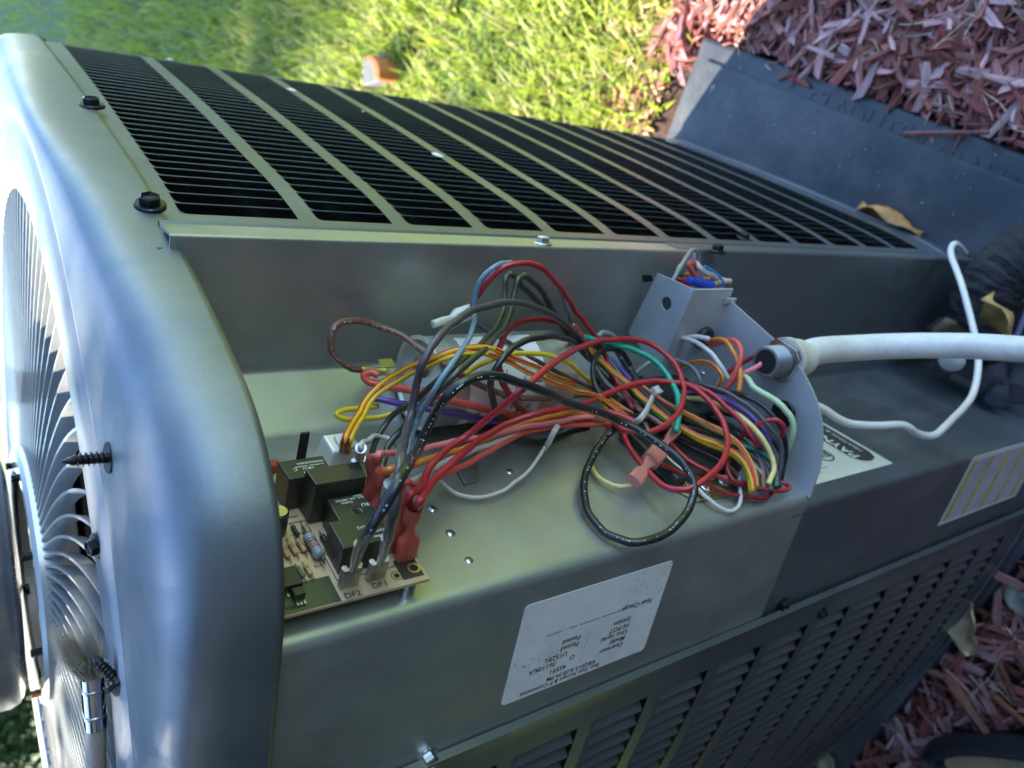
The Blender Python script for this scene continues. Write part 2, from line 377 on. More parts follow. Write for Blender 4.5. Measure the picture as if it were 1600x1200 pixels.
# ------------------------------------------------------------------ air conditioner
ac = empty('air_conditioner', 'grey outdoor air conditioner unit with louvered sides and its control box cover removed', 'air conditioner')
ac.location = (0, 0, 0)
CT = [(-2.5, -9.55), (-3.1, -9.2), (-3.37, -8.80), (-3.12, -8.3), (-2.65, -7.44), (-2.07, -6.42), (-1.57, -5.58), (-1.24, -5.02), (-1.0, -4.66), (-.79, -4.4), (-.60, -4.14), (-.38, -3.84),
      (-.19, -3.62), (.02, -3.37), (.18, -3.2), (.36, -3.09), (.54, -3.02), (.73, -3.0), (.96, -3.03), (1.13, -3.09), (1.47, -3.25), (1.79, -3.39), (2.58, -3.73), (3.71, -4.42), (4.36, -4.84), (5.36, -5.6),
      (6.64, -6.72), (7.3, -7.4), (7.5, -8.0), (7.1, -8.8), (5.9, -10.3), (4.9, -11.7), (4.2, -12.5), (3.5, -12.85), (2.8, -12.75), (1.5, -12.0), (-.3, -10.9), (-1.5, -10.2)]
CC = Vector((1.71, -7.95))
def closed(pts, per=8):
    P = [Vector((p[0], p[1], 0)) for p in pts]; P = [P[-1]] + P + [P[0], P[1]]
    o = spline(P, per); return [Vector((p.x, p.y)) for p in o[per:per * (len(pts) + 1)]]
CAPL = closed(CT, 8)
for _ in range(22): CAPL = [(CAPL[k - 1] + CAPL[k] * 2 + CAPL[(k + 1) % len(CAPL)]) / 4 for k in range(len(CAPL))]
def inset(L, d):
    n = len(L); out = []
    for i in range(n):
        t = (L[(i + 1) % n] - L[i - 1]).normalized(); nn = Vector((-t.y, t.x))
        if nn.dot(CC - L[i]) < 0: nn = -nn
        out.append(L[i] + nn * d)
    return out
# top cap
def circ(p, r): return CC + (p - CC).normalized() * r
rings = []
for (d, z) in [(.05, -.97), (.03, -1.0), (0, -1.0), (0, -.97), (.008, -.88), (.022, -.80), (.038, -.745), (.056, -.708), (.080, -.675), (.115, -.645), (.16, -.618), (.235, -.594), (.35, -.574), (.55, -.558), (.88, -.546)]:
    rg = []
    for p in CAPL:
        c = circ(p, 3.95); L_ = (p - c).length; q = p.lerp(c, min(1, d / max(L_, .89))); rg.append(Vector((q.x, q.y, z)))
    rings.append(rg)
for (r, z) in [(3.93, -.543), (3.90, -.546), (3.87, -.566), (3.79, -.566), (3.75, -.546), (3.6, -.54), (3.36, -.54), (3.32, -.552), (3.30, -.60), (3.30, -1.2)]:
    rings.append([Vector((*circ(p, r), z)) for p in CAPL])
vs = [V(p) for rg in rings for p in rg]; n = len(CAPL); fs = []
for i in range(len(rings) - 1):
    for k in range(n): fs.append((i * n + k, i * n + (k + 1) % n, (i + 1) * n + (k + 1) % n, (i + 1) * n + k))
TILT = .016
vs = [v + Z3 * (TILT * S * max(0, v.dot(A3) / S - 3.0)) for v in vs]
cap = mesh('top_cap', vs, fs, PAINT, ac, smooth=True)
# path helper along the body outline
BODY = inset(CAPL, .045)
def subpath(start, direction, maxlen):
    """start = plan point; direction +1/-1 in list order"""
    n = len(BODY); i = min(range(n), key=lambda k: (BODY[k] - Vector(start)).length); pts = [Vector(start)]
    i += direction; L = 0
    while L < maxlen:
        p = BODY[i % n]
        if (p - pts[-1]).length > .02 and (len(pts) > 1 or (p - pts[0]).length > .05): L += (p - pts[-1]).length; pts.append(p)
        i += direction
    return pts
def sampler(pts):
    cum = [0]
    for i in range(1, len(pts)): cum.append(cum[-1] + (pts[i] - pts[i - 1]).length)
    def f(s):
        s = max(0, min(s, cum[-1] - 1e-6)); import bisect
        i = max(1, bisect.bisect_right(cum, s)); t = (s - cum[i - 1]) / (cum[i] - cum[i - 1])
        return pts[i - 1].lerp(pts[i], t)
    return f, cum[-1]
ROWS = [(1.09, 1.775)] + [(1.90 + .635 * k, 2.415 + .635 * k) for k in range(12)]
PITCH = .140
louv_jobs = []
def side_panel(start, direction, length, first, openfar, nslots):
    f, L = sampler(subpath(start, direction, length))
    body = MB()
    def strip(s0, s1, z0, z1, off=0, st=.07):
        k = max(1, int((s1 - s0) / st)); vs = []
        for i in range(k + 1):
            s = s0 + (s1 - s0) * i / k; p = f(s)
            vs += [V((p.x, p.y, -z0)), V((p.x, p.y, -z1))]
        body.add(vs, [(2 * i, 2 * i + 1, 2 * i + 3, 2 * i + 2) for i in range(k)])
    end = first + nslots * PITCH
    zs = [.93] + [z for r in ROWS for z in r] + [9.84]
    for i in range(0, len(zs), 2): strip(0, end, zs[i], zs[i + 1])
    for r in ROWS: strip(0, first, r[0], r[1])
    strip(end, L, .93, 9.84)
    # returned edge at the start and bottom lip
    p0 = f(0); d0 = (f(.1) - f(0)).normalized(); nin = Vector((-d0.y, d0.x)); nin = nin if nin.dot(CC - p0) > 0 else -nin
    q = p0 + nin * .05 - d0 * 0.0; e = p0 - d0 * 0
    body.add([V((e.x, e.y, -.93)), V((e.x, e.y, -9.84)), V((q.x, q.y, -9.84)), V((q.x, q.y, -.93))], [(0, 1, 2, 3)])
    o = body.build('louvered_panel', PAINT, ac)
    sharp_by_angle(o.data)
    # louver prototype meshes
    H = .062
    for ri, r in enumerate(ROWS):
        key = (ri == 0, openfar); Lz = r[1] - r[0]
        for k in range(nslots):
            s0 = first + k * PITCH
            if openfar: pa, pb = f(s0), f(s0 + PITCH)
            else: pa, pb = f(s0 + PITCH), f(s0)
            louv_jobs.append((o, ri, pa, pb, r[0], r[1]))
    return o, f, L
HH = .074
LM = {}
def louver_geo(Lz, flip):
    us = [0, .12, .35, .65, .93, 1.0]; ws = [0, .018, .04, .07, Lz / 2, Lz - .12, Lz - .07, Lz - .03, Lz]
    def g(w):
        e = min(w / .07, (Lz - w + .02) / .035); e = max(0, min(1, e)); return math.sin(e * math.pi / 2) ** .8
    def fu(u): return u ** 1.05
    def um(w): return 1 - .55 * max(0, 1 - (Lz - w) / .09)
    vs = []; fs = []
    for u in us:
        for w_ in ws: vs.append(((1 - (1 - u) * um(w_)) * PITCH * S, -(1 - fu(u)) * HH * g(w_) * S, -w_ * S))
    nw = len(ws)
    for w_ in ws:   # thickness lip at the open edge
        vs.append((PITCH * S, -.007 * S, -w_ * S))
    for i in range(len(us)):
        for j in range(nw - 1):
            q = (i * nw + j, i * nw + j + 1, (i + 1) * nw + j + 1, (i + 1) * nw + j); fs.append(q if flip else q[::-1])
    return vs, fs
panA, fA, LA = side_panel((-.79, -4.345), -1, 9.2, .27, False, 42)
panB, fB, LB = side_panel((2.21, -3.60), 1, 7.6, .28, True, 44)
def project(p):
    q = R.T @ np.array([p[0], p[1], p[2]]); return 800 + F * q[0] / q[2], 600 + F * q[1] / q[2], q[2]
scored = []
for j in louv_jobs:
    o, ri, pa, pb, z0, z1 = j; mid = (pa + pb) / 2
    x, y, d = project((mid.x, mid.y, -(z0 + z1) / 2)); x0, y0, _ = project((pa.x, pa.y, -z0)); x1, y1, _ = project((pb.x, pb.y, -z1))
    inf = -30 < x < 1630 and -20 < y < 1220
    tdir = (pb - pa).normalized(); nn = Vector((tdir.y, -tdir.x)); nn = nn if nn.dot(mid - CC) > 0 else -nn
    facing = -nn.dot(mid.normalized())
    area = abs((z1 - z0) * S * PITCH * S) / (d * S) ** 2 * max(facing, 0)
    scored.append((area if (inf and facing > .02) else -1, j, nn))
scored.sort(key=lambda t: -t[0])
rest = {panA: MB(), panB: MB()}
for idx, (sc, j, nn) in enumerate(scored):
    o, ri, pa, pb, z0, z1 = j; Lz = z1 - z0
    tdir = (pb - pa).normalized(); cr = Vector((tdir.x, tdir.y, 0)).cross(Vector((nn.x, nn.y, 0))).z > 0
    key = (ri == 0, cr)
    if key not in LM:
        vs, fs = louver_geo(Lz, cr); me = bpy.data.meshes.new('louver'); me.from_pydata(vs, [], fs); me.materials.append(PAINT); me.polygons.foreach_set('use_smooth', [True] * len(me.polygons)); LM[key] = me, vs, fs
    me, vs, fs = LM[key]
    mt = Matrix(((tdir.x, nn.x, 0, pa.x * S), (tdir.y, nn.y, 0, pa.y * S), (0, 0, 1, CZ - z0 * S), (0, 0, 0, 1)))
    if idx < 300 and sc > 0:
        lo = bpy.data.objects.new('louver', me); COL.objects.link(lo); lo.parent = o; lo.matrix_world = mt
    else:
        rest[o].add([mt @ Vector(v) for v in vs], fs)
for o, mb in rest.items():
    r_ = mb.build('louver_field', PAINT, o, smooth=True); r_['kind'] = 'stuff'
# coil liner painted black for the shade inside the louvers
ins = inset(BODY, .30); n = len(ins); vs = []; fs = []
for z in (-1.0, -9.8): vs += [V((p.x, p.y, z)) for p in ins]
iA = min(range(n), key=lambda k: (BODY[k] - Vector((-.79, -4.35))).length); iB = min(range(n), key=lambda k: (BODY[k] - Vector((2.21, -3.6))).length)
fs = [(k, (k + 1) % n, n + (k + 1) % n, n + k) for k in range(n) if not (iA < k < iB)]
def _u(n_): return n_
coilm = mat('coil shade black', (.012, .012, .011), .6, .3, bump=0)
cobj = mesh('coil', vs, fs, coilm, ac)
# base pan
m_ = MB(); bp_ = inset(CAPL, .03); m_.prism([V((p.x, p.y, -10.04)) for p in bp_], (0, 0, .19 * S)); m_.build('base_pan', PAINT, ac, bev=.002)
# inner closing of the recess below the cap
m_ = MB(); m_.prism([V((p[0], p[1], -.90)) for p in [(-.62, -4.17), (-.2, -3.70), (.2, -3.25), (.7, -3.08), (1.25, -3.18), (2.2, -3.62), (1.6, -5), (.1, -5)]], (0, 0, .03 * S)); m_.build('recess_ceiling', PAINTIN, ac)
# folded sheet helper: plan polyline with rounded bends, extruded in z
def fold(path, rads, seg=6):
    out = [Vector(path[0][:2])]
    for i in range(1, len(path) - 1):
        p = Vector(path[i][:2]); a = (Vector(path[i - 1][:2]) - p); b = (Vector(path[i + 1][:2]) - p); r = min(rads[i - 1], a.length * .45, b.length * .45)
        p0 = p + a.normalized() * r; p2 = p + b.normalized() * r
        for k in range(seg + 1):
            t = k / seg; out.append(p0 * (1 - t) ** 2 + p * 2 * t * (1 - t) + p2 * t * t)
    out.append(Vector(path[-1][:2])); return out
def sheet(name, path, z0, z1, mater, parent, th=.016, zs=None):
    n = len(path); vs = []; fs = []; off = []
    for i in range(n):
        t = (path[min(i + 1, n - 1)] - path[max(i - 1, 0)]).normalized(); nn = Vector((-t.y, t.x))
        if nn.dot(path[i]) < 0: nn = -nn             # away from the open side
        off.append(path[i] + nn * th)
    for L in (path, off):
        for z in (z0, z1): vs += [V((p.x, p.y, -z)) for p in L]
    for i in range(n - 1):
        fs += [(i, i + 1, n + i + 1, n + i), (2 * n + i, 3 * n + i, 3 * n + i + 1, 2 * n + i + 1), (i, 2 * n + i, 2 * n + i + 1, i + 1), (n + i, n + i + 1, 3 * n + i + 1, 3 * n + i)]
    fs += [(0, n, 3 * n, 2 * n), (n - 1, 3 * n - 1, 4 * n - 1, 2 * n - 1)]
    o = mesh(name, vs, fs, mater, parent); bm = bmesh.new(); bm.from_mesh(o.data); bmesh.ops.recalc_face_normals(bm, faces=bm.faces); bm.to_mesh(o.data); bm.free(); sharp_by_angle(o.data, 30); return o
# lower corner casing (dark recess under the tray)
low = fold([(-.775, -4.315), (-.70, -4.15), (.52, -4.68), (1.262, -3.215), (2.235, -3.70)], [.03, .05, .06])
sheet('corner_casing', low, 4.72, 9.86, PAINTIN if False else PAINT, ac)
# control box tray
tray = fold([(-.765, -4.305), (P3.x, P3.y), (I1.x, I1.y), (I2.x, I2.y), (1.195, -3.185), (2.19, -3.655)], [.025, .03, .04, .07])
box = sheet('control_box_tray', tray, .93, ZP, GALV, ac)
# the lip below carries grey paint: a painted outer face laid over the tray lip
# end plate of the tray
ipl = [p for p in BODY if True]
i0 = min(range(len(BODY)), key=lambda k: (BODY[k] - Vector((-.50, -3.98))).length); i1 = min(range(len(BODY)), key=lambda k: (BODY[k] - Vector((1.15, -3.12))).length)
edge = [inset(CAPL, .06)[k] for k in range(i0, i1 + 1)]
poly = [(P3.x, P3.y)] + [(p.x, p.y) for p in edge] + [(1.20, -3.185), (I2.x, I2.y), (I1.x, I1.y)]
m_ = MB(); m_.prism([V((p[0], p[1], -ZP - .016)) for p in poly], (0, 0, .016 * S)); m_.build('tray_end_plate', GALV2, box)
# small bracket compartment on the end plate
ZB = 4.40
bt = [(-.34, -3.75), (-.50, -4.10), (-.07, -4.45), (.24, -4.14)]
ctr = hitz(1041, 474, -ZB); rh = .052
outer = [Vector(p) for p in bt]
# plate with a round hole
def plate_hole(poly, c, r, z, th, n=24):
    vs = []; fs = []; N = n
    def onpoly(t):
        d = Vector((math.cos(t), math.sin(t))); best = None
        for i in range(len(poly)):
            p, q = poly[i], poly[(i + 1) % len(poly)]; e = q - p; den = d.x * (-e.y) + d.y * e.x
            if abs(den) < 1e-9: continue
            rr = p - c; s = (rr.x * (-e.y) + rr.y * e.x) / den; u = (d.x * rr.y - d.y * rr.x) / den
            if s > 0 and -1e-6 <= u <= 1 + 1e-6 and (best is None or s < best): best = s
        return c + d * best
    angs = sorted([2 * math.pi * k / N for k in range(N)] + [math.atan2((p - c).y, (p - c).x) % (2 * math.pi) for p in poly]); N = len(angs)
    for zz in (z, z - th):
        vs += [V((*(c + Vector((math.cos(t), math.sin(t))) * r), zz)) for t in angs]; vs += [V((*onpoly(t), zz)) for t in angs]
    for k in range(N):
        k2 = (k + 1) % N
        fs += [(k, N + k, N + k2, k2), (2 * N + k, 2 * N + k2, 3 * N + k2, 3 * N + k), (k, k2, 2 * N + k2, 2 * N + k), (N + k, 3 * N + k, 3 * N + k2, N + k2)]
    return vs, fs
vs, fs = plate_hole(outer, Vector((ctr.x, ctr.y)), rh, -ZB, .016)
bk = mesh('splice_compartment', vs, fs, GALV2, box)
m_ = MB(); p0 = Vector((-.34, -3.75)); p1 = Vector((.24, -4.14))
def vplate(p0, p1, z0, z1, th=.016):
    d = (p1 - p0).normalized(); nn = Vector((-d.y, d.x)) * th
    nn = nn if nn.dot(p0) > 0 else -nn
    return [V((*p, z)) for p in (p0, p1, p1 + nn, p0 + nn) for z in (-z1,)], (0, 0, (z1 - z0) * S)
pl, dv = vplate(p0, p1, ZB + .018, ZP); m_.prism(pl, dv); m_.build('compartment_front', GALV2, bk)
# slot behind the bracket tab
m_ = MB(); sc_ = [hitp(x, y, P3 - A3 * .004, -A3) for (x, y) in [(1003, 430), (1018, 430), (1021, 439), (1006, 441)]]
m_.prism([V(p) for p in sc_], A3 * .006 * S); m_.build('slot', BLACKIN, box)
# dimples and small slots of the shelf
m_ = MB()
for (x, y) in [(675, 797), (703, 835), (732, 878)]:
    p = hitp(x, y, Q3, NSH); m_.lathe(V(p), NSH, [(0, .0030), (.0010, .0026), (.0016, .0010)], 12, False)
for (x, y) in [(796, 738)]:
    p = hitp(x, y, Q3, NSH); m_.lathe(V(p), NSH, [(0, .0026), (.0008, .0022), (.0011, .0008)], 12, False)
m_.build('rivet', STEEL, box, smooth=True)
# bolt heads
def hexscrew(parent, p, nrm, r, mater, name='screw', hh=1.0, washer=1.45):
    nrm = Vector(nrm).normalized(); u = nrm.orthogonal().normalized(); u = Matrix.Rotation(random.uniform(0, 1), 3, nrm) @ u; v = nrm.cross(u); m = MB()
    m.lathe(p, nrm, [(-.2 * r, washer * r), (.12 * r, washer * r), (.24 * r, washer * .9 * r)], 20)
    hp = [p + (u * math.cos(k * math.pi / 3) + v * math.sin(k * math.pi / 3)) * r for k in range(6)]
    ht = [q + nrm * (hh * r) for q in hp]; hi = [p + nrm * hh * 1.12 * r + (q - p) * .8 for q in hp]; hd = [p + nrm * hh * .86 * r + (q - p) * .62 for q in hp]
    m.add(hp + ht + hi + hd, [(k, (k + 1) % 6, 6 + (k + 1) % 6, 6 + k) for k in range(6)] + [(6 + k, 6 + (k + 1) % 6, 12 + (k + 1) % 6, 12 + k) for k in range(6)] + [(12 + k, 12 + (k + 1) % 6, 18 + (k + 1) % 6, 18 + k) for k in range(6)] + [(18, 19, 20, 21, 22, 23)])
    return m.build(name, mater, parent)
def outn(p2):
    k = min(range(len(CAPL)), key=lambda i: (CAPL[i] - p2).length); t = (CAPL[(k + 1) % len(CAPL)] - CAPL[k - 1]).normalized(); nn = Vector((-t.y, t.x)); return (nn if nn.dot(p2 - CC) > 0 else -nn), CAPL[k]
for (x, y, z) in [(58, 44, -.94), (145, 158, -.93), (233, 321, -.93)]:
    h = hitz(x, y, z); nn, q = outn(Vector((h.x, h.y))); 
    hexscrew(cap, V((q.x, q.y, z)) + Vector((nn.x, nn.y, 0)) * .0006, Vector((nn.x, nn.y, .12)), .0052, BLKSTEEL, hh=.9)
for (x, y, q, nn, mt_, r) in [(848, 381, (-.72, -4.22, 0), (-.93, .36, 0), STEEL, .0042), (1120, 393, (-.74, -4.24, 0), (-.93, .36, 0), BLKSTEEL, .0045), (1220, 944, (2.14, -3.66, 0), (.46, .88, 0), BLKSTEEL, .0045), (668, 1183, (2.16, -3.64, 0), (.46, .88, 0), STEEL, .0042)]:
    p = hitp(x, y, q, Vector(nn)); hexscrew(ac, V(p), nn, r, mt_)
p = fA(.14); pp = hitp(1161, 372, (p.x, p.y, 0), (-.835, .55, 0)); hexscrew(panA, V(pp), (-.835, .55, 0), .0045, BLKSTEEL)
p = fB(.16); pp = hitp(1283, 957, (p.x, p.y, 0), (.5, .86, 0)); hexscrew(panB, V(pp), (.5, .86, 0), .0036, BLKSTEEL)
# ------------------------------------------------------------------ unseen wall added behind the camera to darken reflections
hw = empty('added_dark_wall', 'unseen dark clad wall added facing the service side of the air conditioner', 'wall')
HWM = mat('dark wall cladding', (.03, .031, .036), .6, var=.2, vscale=3)
m_ = MB(); m_.prism([V((*ab(a_, b_), GZ)) for a_, b_ in [(-13, -14), (-10, -14), (-10, 40), (-13, 40)]], (0, 0, 2.9)); m_.build('wall_core', HWM, hw)
for k in range(18):
    m_ = MB(); z0_ = .1 + k * .155
    q0_ = Vector((*[c * S for c in ab(-10, -14)], z0_)); q1_ = Vector((*[c * S for c in ab(-10, 40)], z0_))
    m_.add([q0_ + A3 * .022, q1_ + A3 * .022, q1_ + A3 * .004 + Z3 * .158, q0_ + A3 * .004 + Z3 * .158, q0_ + A3 * .002, q1_ + A3 * .002], [(0, 1, 2, 3), (4, 5, 1, 0)]); m_.build('board', HWM, hw)
# ------------------------------------------------------------------ fan guard, hub and motor
gz0, gz1 = -.665, -.76
guard = MB(); nf = 104
fin_meshes = []
def finpts(sw=.16):
    pts = []
    for k in range(13):
        t = k / 12; r = 1.08 + (3.30 - 1.08) * t; th = -sw * (t ** 1.4); pts.append((r, th))
    return pts
fp = finpts(); vs = []; fs = []
for (r, th) in fp:
    tw = .13 * (1 - .4 * (r - 1) / 2.3)
    z_in = -.47 - .095 * ((r - 1.08) / 2.22) ** .8
    for (dz, dt) in ((0, .010), (0, -.010), (-tw, -.010 - .03), (-tw, .010 - .03)):
        rr = r; ang = th + dt / r; vs.append((rr * math.cos(ang) * S, rr * math.sin(ang) * S, (z_in + dz) * S))
for i in range(len(fp) - 1):
    for k in range(4): fs.append((i * 4 + k, i * 4 + (k + 1) % 4, i * 4 + 4 + (k + 1) % 4, i * 4 + 4 + k))
fs += [(3, 2, 1, 0), tuple(len(fp) * 4 - 4 + k for k in range(4))]
fme = bpy.data.meshes.new('fin'); fme.from_pydata(vs, [], fs)
FINM = mat('guard fin paint', (.42, .44, .44), .32, .5, coat=.4)
fme.materials.append(FINM)
gr = bpy.data.objects.new('fan_guard', None); COL.objects.link(gr); gr.parent = ac; gr.location = (CC.x * S, CC.y * S, CZ + .043 * S); gr.rotation_mode = 'QUATERNION'; gr.rotation_quaternion = Matrix.Rotation(-TILT, 3, B3).to_quaternion()
bmx = bmesh.new(); bmx.from_mesh(fme); bmesh.ops.recalc_face_normals(bmx, faces=bmx.faces); bmx.to_mesh(fme); bmx.free()
for k in range(nf):
    fo = bpy.data.objects.new('fin', fme); COL.objects.link(fo); fo.parent = gr; fo.rotation_euler = (0, 0, 2 * math.pi * k / nf)
m_ = MB(); c0 = V((CC.x, CC.y, 0))
m_.lathe(c0 + Vector((0, 0, -.42 * S)), (0, 0, -1), [(0, .90 * S), (-.01 * S, .95 * S), (-.01 * S, 1.10 * S), (.02 * S, 1.13 * S), (.17 * S, 1.14 * S), (.17 * S, 1.08 * S), (.03 * S, 1.05 * S), (.03 * S, .90 * S)], 64, False)
o = m_.build('hub_ring', FINM, gr); o.parent = gr; o.matrix_parent_inverse = Matrix.Translation((-CC.x * S, -CC.y * S, -CZ)); sharp_by_angle(o.data)
m_ = MB(); m_.lathe(c0 + Vector((0, 0, -.63 * S)), (0, 0, -1), [(0, 2.43 * S), (.1 * S, 2.40 * S), (.12 * S, 2.43 * S)], 96, False)
# shroud below, painted dark for the shade deep in the opening
m_ = MB(); m_.lathe(c0 + Vector((0, 0, -1.2 * S)), (0, 0, -1), [(0, 3.29 * S), (2.6 * S, 3.2 * S), (2.7 * S, .2 * S)], 64, False); m_.build('fan_shroud', OPENSHADE, ac)
# fan blades under the guard
for k in range(3):
    m_ = MB(); t0 = k * 2.094 + .3; n1 = 8; vs = []; 
    for i in range(n1 + 1):
        for j in range(5):
            r = (.5 + 2.6 * i / n1); th = t0 + (j / 4 - .5) * (1.1 - .25 * i / n1); z = -1.25 - .5 * (j / 4)
            vs.append(V((CC.x + r * math.cos(th), CC.y + r * math.sin(th), z)))
    fs = [(i * 5 + j, i * 5 + j + 1, i * 5 + j + 6, i * 5 + j + 5) for i in range(n1) for j in range(4)]
    o = mesh('fan_blade', vs, fs, TIN, ac, smooth=True)
# motor standing on its studs above the hub
MOT = mat('dark motor shell', (.30, .30, .31), .32, .8, var=.25, vscale=20, rvar=.12, bump=.1, bscale=300)
motor = empty('fan_motor', 'dark round fan motor with printed side standing on studs over the fan guard', 'motor')
m_ = MB(); mc = V((CC.x - .02, CC.y, -.28))
m_.lathe(mc, (0, 0, 1), [(0, .2 * S), (0, .92 * S), (.015 * S, 1.0 * S), (.05 * S, 1.06 * S), (.12 * S, 1.09 * S), (.9 * S, 1.09 * S), (1.1 * S, 1.02 * S), (1.2 * S, .8 * S), (1.25 * S, .1 * S)], 64); o = m_.build('shell', MOT, motor, auto=True)
for ang in (20, 65, 110, 155, 200, 290):
    m_ = MB(); t = math.radians(ang); p = V((CC.x + 1.0 * math.cos(t), CC.y + 1.0 * math.sin(t), -.43))
    m_.lathe(p, (0, 0, 1), [(0, .0042), (.0015, .0042)] + [(.002 + .0009 * k, .0026 + .0004 * (k % 2)) for k in range(11)], 10); m_.lathe(p, (0, 0, 1), [(0, .0055), (.003, .0055)], 6)
    m_.build('stud', mat('rusty copper stud', (.35, .18, .09), .4, .8) if ang == 20 else BLKSTEEL, motor)
# ------------------------------------------------------------------ text
def text(s, size, o, right, up, mater, parent=None, name='print', off=.00025, align='LEFT', bold=0, sx=1):
    cu = bpy.data.curves.new(name, 'FONT'); cu.body = s; cu.size = size; cu.align_x = align; cu.resolution_u = 2; cu.offset = bold; cu.space_line = 1
    t = bpy.data.objects.new('tmp', cu); COL.objects.link(t)
    dg = bpy.context.evaluated_depsgraph_get(); me = bpy.data.meshes.new_from_object(t.evaluated_get(dg)); bpy.data.objects.remove(t); bpy.data.curves.remove(cu)
    right = Vector(right).normalized(); up = Vector(up).normalized(); n = right.cross(up)
    mt = Matrix(((right.x * sx, up.x, n.x, 0), (right.y * sx, up.y, n.y, 0), (right.z * sx, up.z, n.z, 0), (0, 0, 0, 1))); mt.translation = Vector(o) + n * off
    me.transform(mt); me.materials.clear(); me.materials.append(mater); me.name = name
    return me
def texts(items, name, mater, parent):
    bm = bmesh.new()
    for it in items:
        me = text(*it[:5], mater, **(it[5] if len(it) > 5 else {})); bm.from_mesh(me); bpy.data.meshes.remove(me)
    me = bpy.data.meshes.new(name); bm.to_mesh(me); bm.free(); me.materials.append(mater); return link(name, me, None, parent)
def quad(name, pts, mater, parent, th=.00015):
    m = MB(); n = (Vector(pts[1]) - Vector(pts[0])).cross(Vector(pts[2]) - Vector(pts[0])).normalized(); m.prism(pts, n * th); return m.build(name, mater, parent)
# ------------------------------------------------------------------ labels
# test label on the lip of the tray
Bd = Vector((.98, -.48, 0)).normalized()      # direction of the lip
Qb = Vector((1.195, -3.185, 0)); Bd = (Vector((2.19, -3.655, 0)) - Qb).normalized(); NB = Vector((-Bd.y, Bd.x, 0)); NB = NB if NB.dot(Qb) < 0 else -NB
def lip(u, z, off=0.0): v = Qb + Bd * u + NB * off; return V((v.x, v.y, -z))
h = [hitp(x, y, Qb, NB) for (x, y) in [(820, 950), (1053, 872), (1007, 1010), (781, 1108)]]
us = [(q - Qb).dot(Bd) for q in h]; zs = [-q.z for q in h]
u0 = (us[0] + us[1]) / 2; u1 = (us[2] + us[3]) / 2; z0 = (zs[0] + zs[3]) / 2; z1 = (zs[1] + zs[2]) / 2
cr_ = .03
lab = MB(); pts = []
for (cu_, cz_, s0) in [(u0 + cr_, z0 + cr_, 180), (u1 - cr_, z0 + cr_, 270), (u1 - cr_, z1 - cr_, 0), (u0 + cr_, z1 - cr_, 90)]:
    for k in range(5):
        t = math.radians(s0 + k * 22.5); pts.append(lip(cu_ + cr_ * math.cos(t), cz_ + cr_ * math.sin(t), .004))
lab.prism(pts, NB * -.0003); label = lab.build('test_label', WHITEPAPER, ac); 
up = Bd; rt = Z3; TS = .0040
rows = [('Final Charge', .13, .24, 1.0), ('System          :  Passed', .40, .30, 1), ('HI POT         :  Passed', .49, .30, 1), ('Unit Serial    :  U15291', .58, .30, 1), ('                     :  O', .66, .30, 1),
        ('Model           :  36110KA', .74, .30, 1), ('Operator       :  45591', .80, .30, 1), ('9/8/2015 8:20:34 PM', .93, .52, 1), ('Run Test Accepted & Passed  Comments', .99, .45, 1)]
its = []
Wz = z1 - z0; Wu = u1 - u0
lines = [('Final Charge', 1.00, .36), ('System', .86, .50), ('HI POT', .86, .57), ('Unit Serial', .86, .64), ('Model', .86, .71), ('Operator', .86, .78), (': ', .53, .50), (': ', .53, .57), (': ', .53, .64), (': ', .53, .71), (': ', .53, .78),
         ('Passed', .47, .50), ('Passed', .47, .57), ('U15291', .40, .64), ('O', .47, .71), ('36110KA', .33, .71), ('45591', .42, .79), ('9/8/2015 8:20:34 PM', .66, .87), ('Run Test Accept & P Comments', .70, .93)]
for s, fz, fu in lines:
    p = lip(u0 + Wu * fu, z0 + Wz * (fz * .92), .0045); its.append((s, .0047 if fu < .85 else .0042, p, rt, up, dict(bold=.00003)))
tx = texts(its, 'print', INK, label)
m_ = MB()
for (za, zb) in [(.70, .55), (.53, .40), (.38, .33), (.28, .18)]:
    p = lip(u0 + Wu * .38, z0 + Wz * za, .0085); q = lip(u0 + Wu * .38, z0 + Wz * zb, .0085)
    m_.add([p, q, q + Bd * .0004, p + Bd * .0004], [(0, 1, 2, 3)])
m_.build('rule_line', INK, label)
# dirt specks on label
m_ = MB()
for k in range(150):
    if random.random() < .5: fu, fz = random.gauss(.62, .05), random.uniform(0, .35)
    else: fu, fz = random.gauss(.22, .12), random.uniform(.7, 1)
    if not (0.02 < fu < .97 and .01 < fz < .98): continue
    p = lip(u0 + Wu * fu, z0 + Wz * fz, .0078); r = random.uniform(.00008, .00035)
    m_.add([p + Bd * (r * math.cos(t)) + Z3 * (r * 1.6 * math.sin(t)) for t in (0, 1.2, 2.4, 3.6, 5)], [(0, 1, 2, 3, 4)])
m_.build('dirt_speck', mat('label grime', (.22, .19, .17), .8), label)['kind'] = 'stuff'
# dark casing face below with the yellow striped label
q0 = Vector((1.262, -3.215, 0)); qd = (Vector((2.235, -3.70, 0)) - q0).normalized(); qn = Vector((-qd.y, qd.x, 0)); qn = qn if qn.dot(q0) < 0 else -qn
def low_face(x, y, o=.004): h = hitp(x, y, q0 + qn * o, qn); return h
hh = [low_face(x, y) for (x, y) in [(1511, 717), (1475, 818)]]
ua, ub = [(q - q0).dot(qd) for q in hh]; za = -(hh[0].z + hh[1].z) / 2; zb = za + 1.75
def lf(u, z, o): v = q0 + qd * u + qn * o; return V((v.x, v.y, -z))
wl = quad('wiring_label', [lf(ua, za, .004), lf(ub, za, .004), lf(ub, zb, .004), lf(ua, zb, .004)], mat('pale label backing', (.72, .70, .66), .5), ac)
YEL = mat('yellow print', (.50, .46, .05), .55, var=.2, vscale=60); LIL = mat('pale lilac print', (.46, .42, .50), .55, var=.12, vscale=40)
